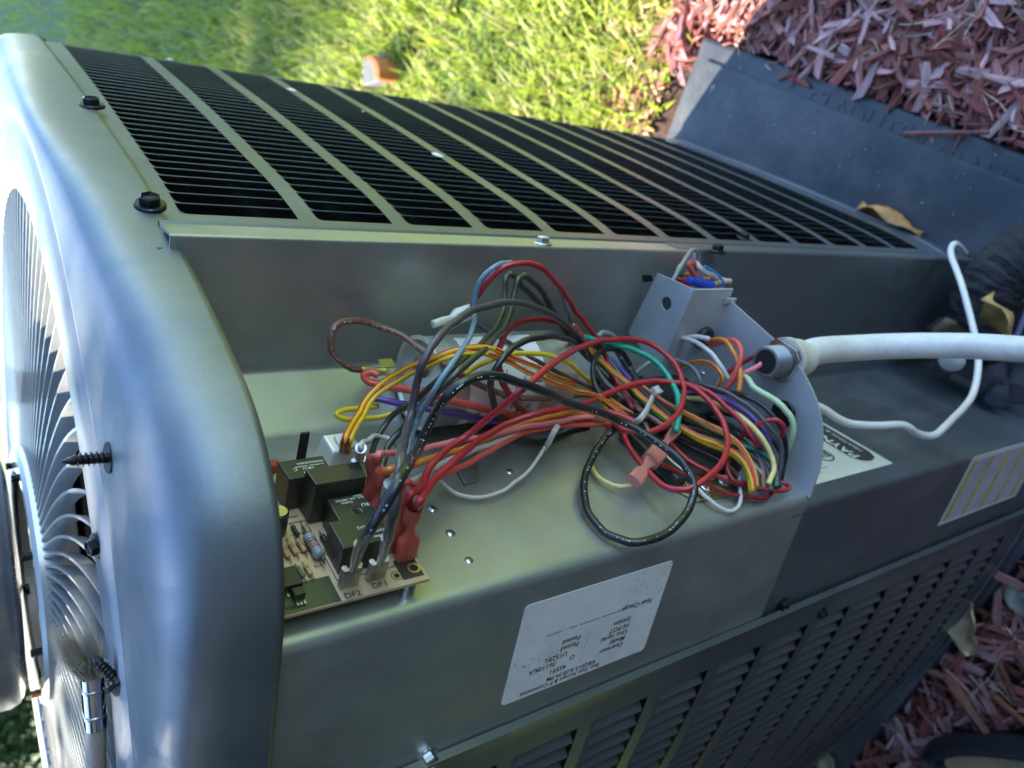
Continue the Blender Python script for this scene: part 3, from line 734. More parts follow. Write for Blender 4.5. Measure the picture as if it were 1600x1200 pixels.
m1 = MB(); m2 = MB(); uw = ub - ua
zz = za + .05
m2.add([lf(ua + uw * .07, za + .04, .0075), lf(ub - uw * .05, za + .04, .0075), lf(ub - uw * .05, zb - .04, .0075), lf(ua + uw * .07, zb - .04, .0075)], [(0, 1, 2, 3)])
for k in range(5):
    z_ = za + .06 + k * .37
    m1.add([lf(ua + uw * .07, z_, .009), lf(ub - uw * .05, z_, .009), lf(ub - uw * .05, z_ + .075, .009), lf(ua + uw * .07, z_ + .075, .009)], [(0, 1, 2, 3)])
m2.build('lilac_field', LIL, wl); m1.build('yellow_stripe', YEL, wl)
# rating label on the lower shelf: black title band over a cream field
l0 = Vector((1.262, -3.215, 0)); ld = (Vector((.52, -4.68, 0)) - l0).normalized(); ln = Vector((-ld.y, ld.x, 0)); ln = ln if ln.dot(l0) < 0 else -ln
if ln.dot(-l0) < 0: ln = -ln
def ls(t, z, o): v = l0 + ld * t + ln * o; return V((v.x, v.y, -z))
hh = [hitp(x, y, l0 + ln * .003, ln) for (x, y) in [(1284, 754), (1396, 724), (1325, 672)]]
tt = [(q - l0).dot(ld) for q in hh]; zr = -hh[1].z; tr0 = (tt[0] + tt[1]) / 2; tr1 = tr0 + .92
CREAM = mat('cream label', (.62, .61, .50), .5, var=.06, vscale=40)
rl = quad('rating_label', [ls(tr0, zr - 1.7, .003), ls(tr1, zr - 1.7, .003), ls(tr1, zr, .003), ls(tr0, zr, .003)], CREAM, ac)
DKB = mat('black print band', (.05, .05, .045), .5)
m_ = MB(); m_.add([ls(tr0 + .25, zr - .30, .0065), ls(tr1 - .06, zr - .30, .0065), ls(tr1 - .06, zr - .05, .0065), ls(tr0 + .25, zr - .05, .0065)], [(0, 1, 2, 3)]); 
m_ = MB(); m_.prism([ls(tr0 + .20, zr - .36, .0065), ls(tr1 - .04, zr - .36, .0065), ls(tr1 - .04, zr - .05, .0065), ls(tr0 + .20, zr - .05, .0065), ls(tr0 + .12, zr - .10, .0065), ls(tr0 + .09, zr - .20, .0065), ls(tr0 + .12, zr - .30, .0065)], ln * .0001); m_.build('title_band', DKB, rl)
its = [('PAYNE', .012, ls(tr1 - .27, zr - .14, .012), (0, 0, 1), ld, dict(bold=.0003)), ('HEATING & COOLING', .006, ls(tr1 - .12, zr - .14, .012), (0, 0, 1), ld, {})]
_up = ln.cross(ld); _s = 1 if _up.z < 0 else -1
texts([('PAYNE', .013, ls(tr0 + .16, zr - .26, .0105), ld, ln.cross(ld), dict(bold=.0003)), ('HEATING & COOLING', .0065, ls(tr0 + .22, zr - .12, .0105), ld, ln.cross(ld), {})], 'title_print', LINK_, rl)
# small grey print lines and listing mark
m_ = MB()
for k in range(16):
    t_ = tr0 + .10 + k * .022 + (.0 if k < 8 else .06); 
    zq = zr - (.75 if k < 8 else .48) + 0
    for j in range(5):
        z_ = zq - j * .13 - random.uniform(0, .03); wd = random.uniform(.05, .12)
        if random.random() < .85: m_.add([ls(t_, z_, .0062), ls(t_ + .009, z_, .0062), ls(t_ + .009, z_ - wd, .0062), ls(t_, z_ - wd, .0062)], [(0, 1, 2, 3)])
m_.build('fine_print', GREYINK, rl)
m_ = MB(); vs = []; cz_, ct_ = zr - .62, tr0 + .30
for k in range(28):
    t = 2 * math.pi * k / 28
    for r in (.085, .10): vs.append(ls(ct_ + r * math.cos(t), cz_ + r * 1.1 * math.sin(t), .0064))
m_.add(vs, [(2 * k, 2 * k + 1, (2 * k + 3) % 56, (2 * k + 2) % 56) for k in range(28)]); m_.build('listing_mark', INK, rl)
texts([('ETL', .0085, ls(ct_ - .04, cz_ + .075, .010), (0, 0, 1), ld, dict(bold=.0003))], 'listing_print', INK, rl)
# ------------------------------------------------------------------ circuit board
board = empty('circuit_board', 'tan circuit board with relays on the control tray next to the top cap', 'circuit board')
BO = .11
BOARD = mat('tan board', (.50, .36, .21), .45, var=.06, vscale=60, coat=.2)
def bs(t, z, o=0.0): return V(shp(t, BO + .018 + o, z))
def bpoly(pts, o, h, name, mater, parent, bev=0):
    m = MB(); m.prism([bs(t, z, o) for t, z in pts], NSH * h * S); return m.build(name, mater, parent, bev=bev)
T0, T1, ZA, ZBd = .07, 1.05, .93, 1.745
bpoly([(T0, ZA), (T1, ZA), (T1, ZBd), (T0, ZBd)], -.018, .0175, 'board_plate', BOARD, board)
SOLDM = mat('dark green copper mask', (.035, .045, .022), .4, coat=.3)
bpoly([(T0 + .004, 1.0), (T0 + .16, 1.0), (T0 + .16, 1.30), (T0 + .004, 1.30)], .0004, .0012, 'ground_area', SOLDM, board)
bpoly([(T0 + .03, 1.62), (T0 + .155, 1.62), (T0 + .155, 1.73), (T0 + .03, 1.73)], .0004, .0012, 'mounting_area', mat('black mask', (.03, .028, .022), .4), board)
def ring(t, z, r0, r1, o, mater, name, parent):
    vs = []; 
    for k in range(20):
        a_ = 2 * math.pi * k / 20
        for r in (r0, r1): vs.append(bs(t + r * math.cos(a_), z + r * math.sin(a_), o))
    return mesh(name, vs, [(2 * k, 2 * k + 1, (2 * k + 3) % 40, (2 * k + 2) % 40) for k in range(20)], mater, parent)
ring(.155, 1.70, .022, .032, .003, BRASS, 'plated_hole', board); ring(.155, 1.70, 0.0005, .0215, .0035, BLACKIN, 'hole', board)
ring(.135, 1.60, .012, .018, .002, BRASS, 'plated_hole', board); ring(.135, 1.60, .0005, .0115, .0024, BLACKIN, 'hole', board); ring(.135, 1.60, .026, .029, .002, INK, 'print_ring', board)
# standoff
m_ = MB(); m_.lathe(V(shp(.10, .0, 1.66)), NSH, [(0, .0042), (.001, .0042), (.0012, .003), ((BO - .002) * S, .003)], 18); m_.build('standoff', STEEL, board)
m_ = MB(); m_.lathe(V(shp(.86, .0, 1.66)), NSH, [(0, .0042), (.001, .0042), (.0012, .003), ((BO - .002) * S, .003)], 18); m_.build('standoff', STEEL, board)
# dot code block is left blank: a speckle of solder free patches
m_ = MB(); random.seed(3)
RELAY = mat('black relay plastic', (.030, .030, .022), .33, var=.15, vscale=60, spec=.6, bump=.05, bscale=700)
RELAYG = RELAY
def relay(poly, h, name, lbl, prints, parent=board):
    o = bpoly(poly, .002, h, name, RELAYG, parent, bev=.0005); o['label'] = lbl
    if prints:
        texts([(s, sz, bs(t, z, h + .002) , Z3, A3 * -1, dict(bold=.00003)) for (s, sz, t, z) in prints], 'print', LINK_, o)
    return o
# text on relays reads upside down in the picture: letters run towards the cap
upd = -A3
def rprint(o, items, h):
    texts([(s, sz, V(shp(t, BO + .018 + h + .003, z)), Z3, upd, dict(bold=.00003)) for (s, sz, t, z) in items], 'print', LINK_, o)
r1 = relay([(.55, 1.39), (.55, 1.58), (.22, 1.58), (.22, 1.34), (.40, 1.34), (.40, 1.39)], .165, 'relay', 'notched black relay with a round dimple on top', None)
rprint(r1, [('N.C. 10A, 240VAC', .0017, .525, 1.565), ('15014', .0017, .54, 1.565), ('CHINA', .0017, .505, 1.50), ('RU', .0028, .475, 1.57), ('T90N1D12', .0022, .33, 1.56), ('S-22', .0026, .27, 1.50), ('72VDC', .002, .29, 1.57), ('Potter', .0022, .255, 1.56)], .165)
m_ = MB(); c_ = V(shp(.43, BO + .018 + .168, 1.50))
m_.lathe(c_, NSH, [(.00003, .0034), (-.0002 + .0003, .0030), (.0000 + .0004, .0019), (.0002, .0017), (.0002, .0006)], 28, False); m_.build('dimple', mat('relay dimple', (.022, .022, .017), .35), r1, smooth=True)
r2 = relay([(.69, 1.32), (.69, 1.60), (.57, 1.59), (.57, 1.33)], .25, 'relay', 'tall blank black relay in the middle', None)
bpoly([(.68, 1.53), (.68, 1.59), (.645, 1.59), (.645, 1.53)], .2525, .0015, 'notch', BLACKIN, r2)
r3 = relay([(.83, 1.24), (.83, 1.47), (.69, 1.47), (.69, 1.25)], .20, 'relay', 'black relay with white print near the cap', None)
rprint(r3, [('SONGCHUAN', .0019, .795, 1.455), ('5A 277VAC~ 7A/30VDC', .0013, .77, 1.45), ('SRD-12V', .0017, .725, 1.40), ('HF-U', .0022, .755, 1.39), ('C', .0028, .76, 1.31)], .20)
m_ = MB(); m_.box(bs(.90, 1.37, 0), A3 * .0012, Z3 * -.004, NSH * .027); m_.build('jumper_post', INK, board)
# electrolytic capacitor
m_ = MB(); m_.lathe(bs(.56, 1.165, 0), NSH, [(0, .0042), (.0115, .0042), (.012, .0036)], 24); o = m_.build('small_can_capacitor', mat('black sleeve', (.02, .02, .025), .35), board, auto=True)
m_ = MB(); m_.lathe(bs(.56, 1.165, .1335), NSH, [(0, .0035), (.0003, .0034)], 24); m_.build('can_top', STEEL, o)
# resistors
def resistor(t, z, ang, L, r, body, bands, parent=board):
    d = (A3 * -math.cos(ang) - Z3 * math.sin(ang)); c = bs(t, z, r / S + .006); m = MB()
    m.lathe(c - d * L / 2, d, [(0, r * .5), (L * .06, r * .95), (L * .18, r), (L * .25, r * .86), (L * .75, r * .86), (L * .82, r), (L * .94, r * .95), (L, r * .5)], 14)
    o = m.build('resistor', body, parent, smooth=True); m = MB()
    for s_ in (-1, 1):
        e = c + d * (s_ * L / 2); f_ = e + d * (s_ * L * .32); m.tube([e, f_, f_ - NSH * (r + .0006)], r * .20, 6)
    m.build('lead', STEEL, o)
    for k, bm_ in enumerate(bands):
        m = MB(); x0 = L * (.28 + .11 * k); m.lathe(c - d * L / 2 + d * x0, d, [(0, r * .9), (L * .05, r * .9)], 14, False); m.build('band', bm_, o, smooth=True)
    return o
TANR = mat('tan resistor', (.42, .27, .12), .4); BLUR = mat('grey blue resistor', (.24, .28, .30), .35); RED_ = mat('red band', (.4, .03, .03), .4); BRN = mat('brown band', (.14, .05, .02), .4); GOLD = mat('gold band', (.5, .35, .05), .4); BLKP = mat('black diode body', (.02, .02, .02), .35); GRNR = mat('green resistor', (.10, .14, .08), .4); ORR = mat('orange body', (.6, .22, .03), .4)
def px_res(x, y, ang, L, r, body, bands):
    h = hitp(x, y, Q3 + NSH * (BO + .05), NSH); t = (h - Q3).dot(A3); resistor(t, -h.z, ang, L, r, body, bands)
px_res(490, 853, 0.05, .0135, .0026, BLUR, [RED_, BLKP, RED_, RED_])
px_res(509, 843, 0.05, .0075, .0014, BLKP, [])
for (x, y) in [(446, 858), (458, 853), (471, 849)]: px_res(x, y, .1, .0075, .00115, TANR, [BRN, RED_, BRN, GOLD])
for (x, y) in [(478, 822), (462, 826)]: px_res(x, y, .05, .0062, .0011, TANR if x > 470 else BLKP, [BRN, RED_] if x > 470 else [])
for (x, y, m_b) in [(462, 896, ORR), (470, 890, GRNR), (482, 887, TANR), (447, 896, TANR)]: px_res(x, y, .12, .0062, .0011, m_b, [BRN, RED_] if m_b is not ORR else [])
m_ = MB(); m_.lathe(bs(1.0, 1.20, .03), -Z3, [(0, .002), (.002, .003), (.009, .003), (.011, .002)], 14); m_.build('red_film_capacitor', mat('red dipped', (.35, .04, .02), .3), board)
# ics
for (x, y, wt, wz) in [(452, 905, .11, .085), (466, 928, .045, .05)]:
    h = hitp(x, y, Q3 + NSH * (BO + .04), NSH); t = (h - Q3).dot(A3); z = -h.z
    o = bpoly([(t - wt / 2, z - wz / 2), (t + wt / 2, z - wz / 2), (t + wt / 2, z + wz / 2), (t - wt / 2, z + wz / 2)], .008, .035, 'chip', BLKP, board, bev=.0003)
    m_ = MB()
    for k in range(3): m_.box(bs(t - wt / 2 - .03, z - wz / 2 + wz * (k + .3) / 3.2, .0), A3 * .03 * S, -Z3 * .0008, NSH * .0012)
    m_.build('pin', STEEL, o)
# printed outlines and names
m_ = MB()
def pline(t0, z0, t1, z1, wd=.004):
    p = Vector((t0, z0)); q = Vector((t1, z1)); d = (q - p).normalized() * wd / 2; nn = Vector((-d.y, d.x)); m_.add([bs(*(p + nn), .0026), bs(*(q + nn), .0026), bs(*(q - nn), .0026), bs(*(p - nn), .0026)], [(0, 1, 2, 3)])
for a_, b_, c_, d_ in [(.86, 1.21, .86, 1.62), (.19, 1.325, .60, 1.325), (.60, 1.325, .60, 1.20), (.19, 1.325, .19, 1.62), (.40, 1.22, .40, 1.31), (.52, 1.22, .52, 1.31), (.20, 1.60, .20, 1.64), (.64, 1.30, .64, 1.20)]: pline(a_, b_, c_, d_)
m_.build('outline_print', INK, board)
def hs(x, y, o=.02):
    h = hitp(x, y, Q3 + NSH * (BO + .018), NSH); return (h - Q3).dot(A3), -h.z
its = []
for s, x, y, sz in [('DF2', 540, 937, .0042), ('DF1', 583, 921, .0042), ('R14', 492, 888, .002), ('R4', 502, 878, .002), ('C7', 474, 862, .002), ('D6', 507, 868, .002), ('08805', 447, 955, .0030), ('E5', 645, 873, .003), ('Q1', 452, 925, .002)]:
    t, z = hs(x, y); its.append((s, sz, bs(t, z, .0022), -Z3, A3, {}))
texts(its, 'print', INK, board)
# spade terminals DF1, DF2 with crimped receptacles
def hpx(x, y, off): h = hitp(x, y, Q3 + NSH * (BO + off), NSH); return h
def flag_terminal(x0, y0, x1, y1, off1, name='receptacle', parent=None, wd=.0075, mt_=TIN):
    """receptacle standing on the board at pixel x0,y0, barrel end at pixel x1,y1 (height off1)"""
    p = V(hpx(x0, y0, .03)); q = V(hpx(x1, y1, off1)); d = (q - p); L = d.length; d.normalize(); sd = Z3 - d * Z3.dot(d); sd.normalize(); sd = -sd; n = d.cross(sd)
    m = MB(); m.box(p - sd * wd / 2 - n * .0008, sd * wd, n * .0016, d * L * .42)
    for s_ in (-1, 1): m.tube([p + sd * (s_ * wd * .42) + n * .0012 + d * (.02 * L), p + sd * (s_ * wd * .42) + n * .0012 + d * (L * .42)], .0014, 8)
    o = m.build(name, mt_, parent, bev=.0003); m = MB()
    m.tube([p + d * L * .40, p + d * L * .52, p + d * L * .60, p + d * L * .98], [.0018, .0016, .0021, .0024], 14); m.tube([p + d * L * .95, p + d * L * 1.0], [.0025, .0026], 14); m.build('barrel', mt_, o, auto=True)
    m = MB()
    for k in (.14, .24): m.box(p - sd * wd * .36 + n * .0009 + d * L * k, sd * wd * .72, n * .0002, d * .0004)
    m.build('slit', INK, o); return o
t2_ = flag_terminal(545, 914, 563, 850, .33, parent=board); t2_['label'] = 'bare crimped terminal on post DF2'
t1_ = flag_terminal(588, 903, 605, 840, .36, parent=board); t1_['label'] = 'bare crimped terminal on post DF1'
# ------------------------------------------------------------------ insulated connectors
def plast(name, c, rough=.25, tr=.35, sss=0): return mat(name, c, rough, trans=tr, spec=.5, coat=.2)
REDN = plast('translucent red nylon', (.70, .13, .085), .3, .35); PINKN = plast('translucent pink nylon', (.80, .28, .22), .3, .35); WHITEN = plast('milky white nylon', (.74, .73, .60), .4, .25)
def insul(p, q, wd, mater, name, label, cat='connector', parent=None, group=None, flip=None):
    """flag shaped insulated receptacle: wide flat body at p, waist, then funnel at q"""
    p, q = Vector(p), Vector(q); d = q - p; L = d.length; d.normalize(); sd = Z3 - d * Z3.dot(d) if flip is None else Vector(flip) - d * Vector(flip).dot(d); sd.normalize(); n = d.cross(sd); m = MB()
    prof = [(0, .95, .42), (.04, 1, .50), (.36, 1, .52), (.42, .86, .5), (.50, .40, .36), (.66, .40, .38), (.74, .62, .60), (.80, .70, .70), (.98, .76, .76), (1, .74, .74)]; vs = []; N = 20
    for (t, a_, b_) in prof:
        k2 = max(0, 1 - max(0, (t - .36)) / .3)
        for k in range(N):
            th = 2 * math.pi * k / N; c, s_ = math.cos(th), math.sin(th); e = 1 - .55 * k2
            cx = math.copysign(abs(c) ** e, c); sy = math.copysign(abs(s_) ** e, s_)
            vs.append(p + d * L * t + sd * cx * a_ * wd / 2 + n * sy * b_ * wd / 2)
    for (t, a_, b_) in [(.97, .56, .56), (.82, .34, .34)]:
        for k in range(N):
            th = 2 * math.pi * k / N; vs.append(p + d * L * t + sd * math.cos(th) * a_ * wd / 2 + n * math.sin(th) * b_ * wd / 2)
    M_ = len(prof) + 2; fs = [(i * N + k, i * N + (k + 1) % N, (i + 1) * N + (k + 1) % N, (i + 1) * N + k) for i in range(M_ - 1) for k in range(N)]; fs += [tuple(range(N - 1, -1, -1)), tuple((M_ - 1) * N + k for k in range(N))]
    o = mesh(name, vs, fs, mater, parent, smooth=False); sharp_by_angle(o.data, 45)
    if parent is None: tag(o, label, cat, group)
    return o
GC = 'insulated connectors along the edge of the circuit board'
def conn(x0, y0, o0, x1, y1, o1, wd, m__, label, name='insulated_connector'):
    return insul(V(hpx(x0, y0, o0)), V(hpx(x1, y1, o1)), wd, m__, name, label, group=GC)
conn(633, 872, .02, 648, 792, .34, .0098, REDN, 'red connector in front at the board corner with a red wire')
conn(615, 858, .02, 632, 768, .36, .0098, REDN, 'red connector just behind the front one, beside the relay')
conn(588, 820, .02, 598, 735, .34, .0092, REDN, 'red connector with an orange wire behind the white sleeve')
conn(572, 796, .02, 584, 714, .32, .0090, REDN, 'red connector with a pink wire nearest the white plug')
conn(608, 838, .02, 622, 760, .30, .0090, PINKN, 'pale red connector half hidden behind the grey wire')
m_ = MB(); p = V(hpx(594, 800, .05)); q = V(hpx(611, 756, .32)); m_.tube([p, p.lerp(q, .6), q], [.0024, .0029, .0033], 14); o = m_.build('white_connector_sleeve', WHITEN, None, auto=True); tag(o, 'white nylon sleeve on the blue grey wire between the red connectors', 'connector')
# white plug for the striped yellow wires
plug = empty('white_plug', 'milky white multi pin plug on the board holding the yellow and red wires', 'plug')
h = hpx(526, 735, .03); t_ = (h - Q3).dot(A3); z_ = -h.z
m_ = MB(); pA = [(t_ - .07, z_ - .10), (t_ + .12, z_ - .10), (t_ + .12, z_ + .09), (t_ - .07, z_ + .09)]
base = [bs(a_, b_, .0) for a_, b_ in pA]; top = [V(shp(a_ * .8 + t_ * .2 + .01, BO + .20, b_ * .85 + z_ * .15 + .02)) for a_, b_ in pA]
m_.add(base + top, [(3, 2, 1, 0), (4, 5, 6, 7), (0, 1, 5, 4), (1, 2, 6, 5), (2, 3, 7, 6), (3, 0, 4, 7)]); m_.build('housing', WHITEN, plug, bev=.0012)
m_ = MB(); c1 = V(shp(t_ + .02, BO + .20, z_ + .02)); m_.box(c1 - A3 * .006 - Z3 * .004, A3 * .010, Z3 * .008, NSH * .002); m_.build('collar', WHITEN, plug, bev=.0008)
o = flag_terminal(560, 735, 564, 700, .38, 'receptacle', board, .006)
# ------------------------------------------------------------------ run capacitor
capn = empty('run_capacitor', 'silver round run capacitor with white label strapped inside the control tray', 'capacitor')
ALU = mat('spun aluminium can', (.70, .69, .60), .36, .7, var=.08, vscale=15, rvar=.08, stretch=(1, 1, 8))
c0 = V((CAPC.x, CAPC.y, -CZ0)); r = CAPR * S; Lc = (CZ1 - CZ0) * S
m_ = MB(); m_.lathe(c0, -Z3, [(.0022, .1 * r), (.0022, .93 * r), (0, .95 * r), (-.0006, .99 * r), (0, 1.035 * r), (.0012, 1.04 * r), (.0022, 1.02 * r), (.0032, 1.0 * r), (Lc - .004, 1.0 * r), (Lc - .001, .96 * r), (Lc, .88 * r), (Lc, .1 * r)], 64); m_.build('can', ALU, capn, auto=True)
# white label wrapped on the can
def capang(px, py, z):
    """plan angle of the visible can point at a pixel row"""
    r_ = ray(px, py); A = r_.x ** 2 + r_.y ** 2; Bq = r_.x * CAPC.x + r_.y * CAPC.y; Cq = CAPC.x ** 2 + CAPC.y ** 2 - CAPR ** 2; s = (Bq - math.sqrt(max(0, Bq * Bq - A * Cq))) / A; p = r_ * s
    return math.atan2(p.y - CAPC.y, p.x - CAPC.x), -p.z
lv = []; lf_ = []; n1 = 40; za_, zb_ = CZ0 + .20, CZ0 + .78
for i in range(n1 + 1):
    th = math.radians(-60 + 215 * i / n1)
    for z in (za_, zb_): lv.append(V((CAPC.x + (CAPR + .002) * math.cos(th), CAPC.y + (CAPR + .002) * math.sin(th), -z)))
lf_ = [(2 * i, 2 * i + 1, 2 * i + 3, 2 * i + 2) for i in range(n1)]
clabel = mesh('can_label', lv, lf_, mat('white can label', (.80, .77, .76), .45, var=.05), capn, smooth=True)
# lettering that follows the can: each letter is bent round the axis
def can_text(s, size, z, th0, mater=INK):
    me = text(s, size, (0, 0, 0), (1, 0, 0), (0, 1, 0), mater, off=0); 
    for v in me.vertices:
        th = th0 + v.co.x / (CAPR * S); zz = z - v.co.y / S; rr = (CAPR + .0045)
        v.co = V((CAPC.x + rr * math.cos(th), CAPC.y + rr * math.sin(th), -zz))
    return me
bm = bmesh.new()
for s, sz, z, th in [('THERMAL', .0060, 2.62, -.2), ('50+5 MFD 440VAC', .0050, 2.78, .15), ('kVAR  Non-flam', .0042, 2.86, .30), ('M80P 190  AMP-40', .0042, 2.93, .45), ('OP TEMP 70 C', .0042, 3.00, .0), ('UL  E190', .0055, 3.05, 1.0)]:
    me = can_text(s, sz, z, th); bm.from_mesh(me); bpy.data.meshes.remove(me)
me = bpy.data.meshes.new('print'); bm.to_mesh(me); bm.free(); me.materials.append(INK); link('print', me, None, capn)
# terminal posts on the can top
def top(px, py, lift=0): return hitz(px, py, -(CZ0 - lift))
m_ = MB(); m_.lathe(c0 + Z3 * -.0022 + Vector((-.10 * S, .03 * S, 0)), Z3, [(0, .0065), (.002, .0065), (.0035, .005), (.004, .003)], 20); m_.lathe(c0 + Z3 * -.0022 + Vector((.10 * S, .06 * S, 0)), Z3, [(0, .0065), (.002, .0065), (.0035, .005), (.004, .003)], 20); m_.build('terminal_base', mat('brown phenolic', (.22, .15, .12), .5), capn, auto=True)
def spade(px, py, z, w_, h_, dv, mt_, parent=capn):
    p = V(hitz(px, py, -z)); m = MB(); dv = Vector(dv).normalized(); m.box(p, dv * w_, Z3 * h_, dv.cross(Z3) * .0008); return m.build('spade_terminal', mt_, parent)
for (px, py, z) in [(612, 560, 2.22), (606, 572, 2.24), (600, 622, 2.26), (612, 640, 2.27)]:
    spade(px, py, z, .0062, .0085, (.75, .66, 0), BRASS, capn)
# mounting strap round the can
STRAP = mat('dull strap steel', (.30, .31, .30), .42, .8, var=.1, vscale=60)
vs = []; 
for i in range(33):
    th = math.radians(-75 + 190 * i / 32)
    for (rr, z) in ((.006, CZ0 + .50), (.006, CZ0 + .68)): vs.append(V((CAPC.x + (CAPR + rr) * math.cos(th), CAPC.y + (CAPR + rr) * math.sin(th), -z)))
strap = mesh('mounting_strap', vs, [(2 * i, 2 * i + 1, 2 * i + 3, 2 * i + 2) for i in range(12)], STRAP, capn)
m_ = MB(); pp = [hitp(x, y, Q3 + NSH * .012, NSH) for (x, y) in [(722, 690), (742, 690), (748, 752), (726, 758), (709, 728)]]; m_.prism([V(p) for p in pp], NSH * .001); m_.build('strap_foot', STRAP, capn, bev=.0003)
# reversing contactor at the far end of the tray, mostly under the wires
cont = empty('contactor', 'black contactor with brass lugs half buried under the wire bundle', 'contactor')
m_ = MB(); 
def shbox(m, t0, t1, z0, z1, o0, o1): m.box(V(shp(t0, o0, z0)), A3 * (t1 - t0) * S, Z3 * -(z1 - z0) * S, NSH * (o1 - o0) * S)
shbox(m_, .35, .95, 3.75, 4.45, .03, .12); m_.build('housing', mat('black contactor plastic', (.02, .02, .02), .4), cont, bev=.002)
m_ = MB(); shbox(m_, .80, 1.30, 4.05, 4.65, .03, .26); m_.build('coil_block', mat('black contactor plastic 2', (.022, .022, .022), .4), cont, bev=.002)
m_ = MB(); pp = [hitp(x, y, Q3 + NSH * .02, NSH) for (x, y) in [(1040, 745), (1100, 725), (1150, 740), (1140, 775), (1090, 785), (1058, 768)]]; m_.prism([V(p) for p in pp], NSH * .0012); m_.build('mounting_plate', BRASS, cont, bev=.0003)
for (x, y) in [(1075, 752), (1108, 742), (1132, 752), (1100, 768)]:
    p = V(hitp(x, y, Q3 + NSH * .05, NSH)); hexscrew(cont, p, NSH, .0032, STEEL, 'lug_screw')
for (x, y) in [(1128, 585), (1100, 580)]:
    p = V(hitp(x, y, Q3 + NSH * .27, NSH)); hexscrew(cont, p, NSH, .0030, STEEL, 'lug_screw')
for (x, y, o_) in [(1090, 742, .03), (1068, 762, .03)]:
    p = V(hitp(x, y, Q3 + NSH * o_, NSH)); m_ = MB(); m_.box(p, A3 * .009, Z3 * -.007, NSH * .004); m_.build('lug', BRASS, cont, bev=.0005)
# ------------------------------------------------------------------ wires
WM = {}
def wmat(key, c, rough=.34):
    if key not in WM: WM[key] = mat(key + ' wire insulation', c, rough, var=.06, vscale=120, coat=.15, croug=.3, spec=.5)
    return WM[key]
RED = wmat('red', (.42, .022, .03)); DRED = wmat('dark red', (.24, .012, .015)); CORAL = wmat('coral', (.72, .10, .07)); PINK = wmat('pink', (.80, .22, .22)); ORANGE = wmat('orange', (.75, .22, .03))
YEL_ = wmat('yellow', (.72, .50, .02)); PYEL = wmat('pale yellow', (.72, .56, .20)); BLK = wmat('black', (.018, .018, .018), .3); GRY = wmat('charcoal grey', (.07, .06, .062)); LGRY = wmat('light grey', (.22, .22, .21))
BLUG = wmat('blue grey', (.16, .25, .30)); BRN_ = wmat('brown', (.19, .085, .06)); WHT = wmat('white', (.60, .56, .50)); PUR = wmat('purple', (.13, .065, .30)); GRN = wmat('green', (.01, .34, .22)); DGRN = wmat('dark green', (.006, .12, .07))
LGRN = wmat('pale green', (.50, .60, .35)); OLV = wmat('olive black', (.05, .05, .03), .28); BLUE = wmat('blue', (.03, .22, .60)); TAN_ = wmat('tan', (.58, .42, .25))
SRED = mat('red stripe', (.55, .03, .03), .35)
GW = 'loose control wires in the open wiring tray'
WHITEP = mat('white wire print', (.5, .5, .5), .6)
def wpath(pts, off, rad, abs_=False):
    """pixel path and clearance (plan units) in front of the tray surface -> world points"""
    rs = []; hs_ = []
    offs = off if isinstance(off, (list, tuple)) else [off] * len(pts)
    if len(offs) != len(pts): offs = [offs[0] + (offs[-1] - offs[0]) * i / (len(pts) - 1) for i in range(len(pts))] if len(offs) == 2 else np.interp(np.linspace(0, 1, len(pts)), np.linspace(0, 1, len(offs)), offs).tolist()
    Ds = []; lim = []
    fixed = set()
    for i, (pt, o) in enumerate(zip(pts, offs)):
        px, py = pt[:2]; r, s = surf(px, py); D = s * r.length; rr = r.normalized(); rs.append(rr)
        if len(pt) == 3:
            D = hitp(px, py, Q3 + NSH * pt[2], NSH).length; fixed.add(i); lim.append(D); Ds.append(D)
        else: lim.append(D - rad / S * 1.6); Ds.append(D - o - rad / S)
    for _ in range(2):
        nd = Ds[:]
        for i in range(1, len(Ds) - 1): nd[i] = Ds[i] if i in fixed else (Ds[i - 1] + 2 * Ds[i] + Ds[i + 1]) / 4
        Ds = [min(a_, b_) for a_, b_ in zip(nd, lim)]
    return [V(r * d) for r, d in zip(rs, Ds)], Ds
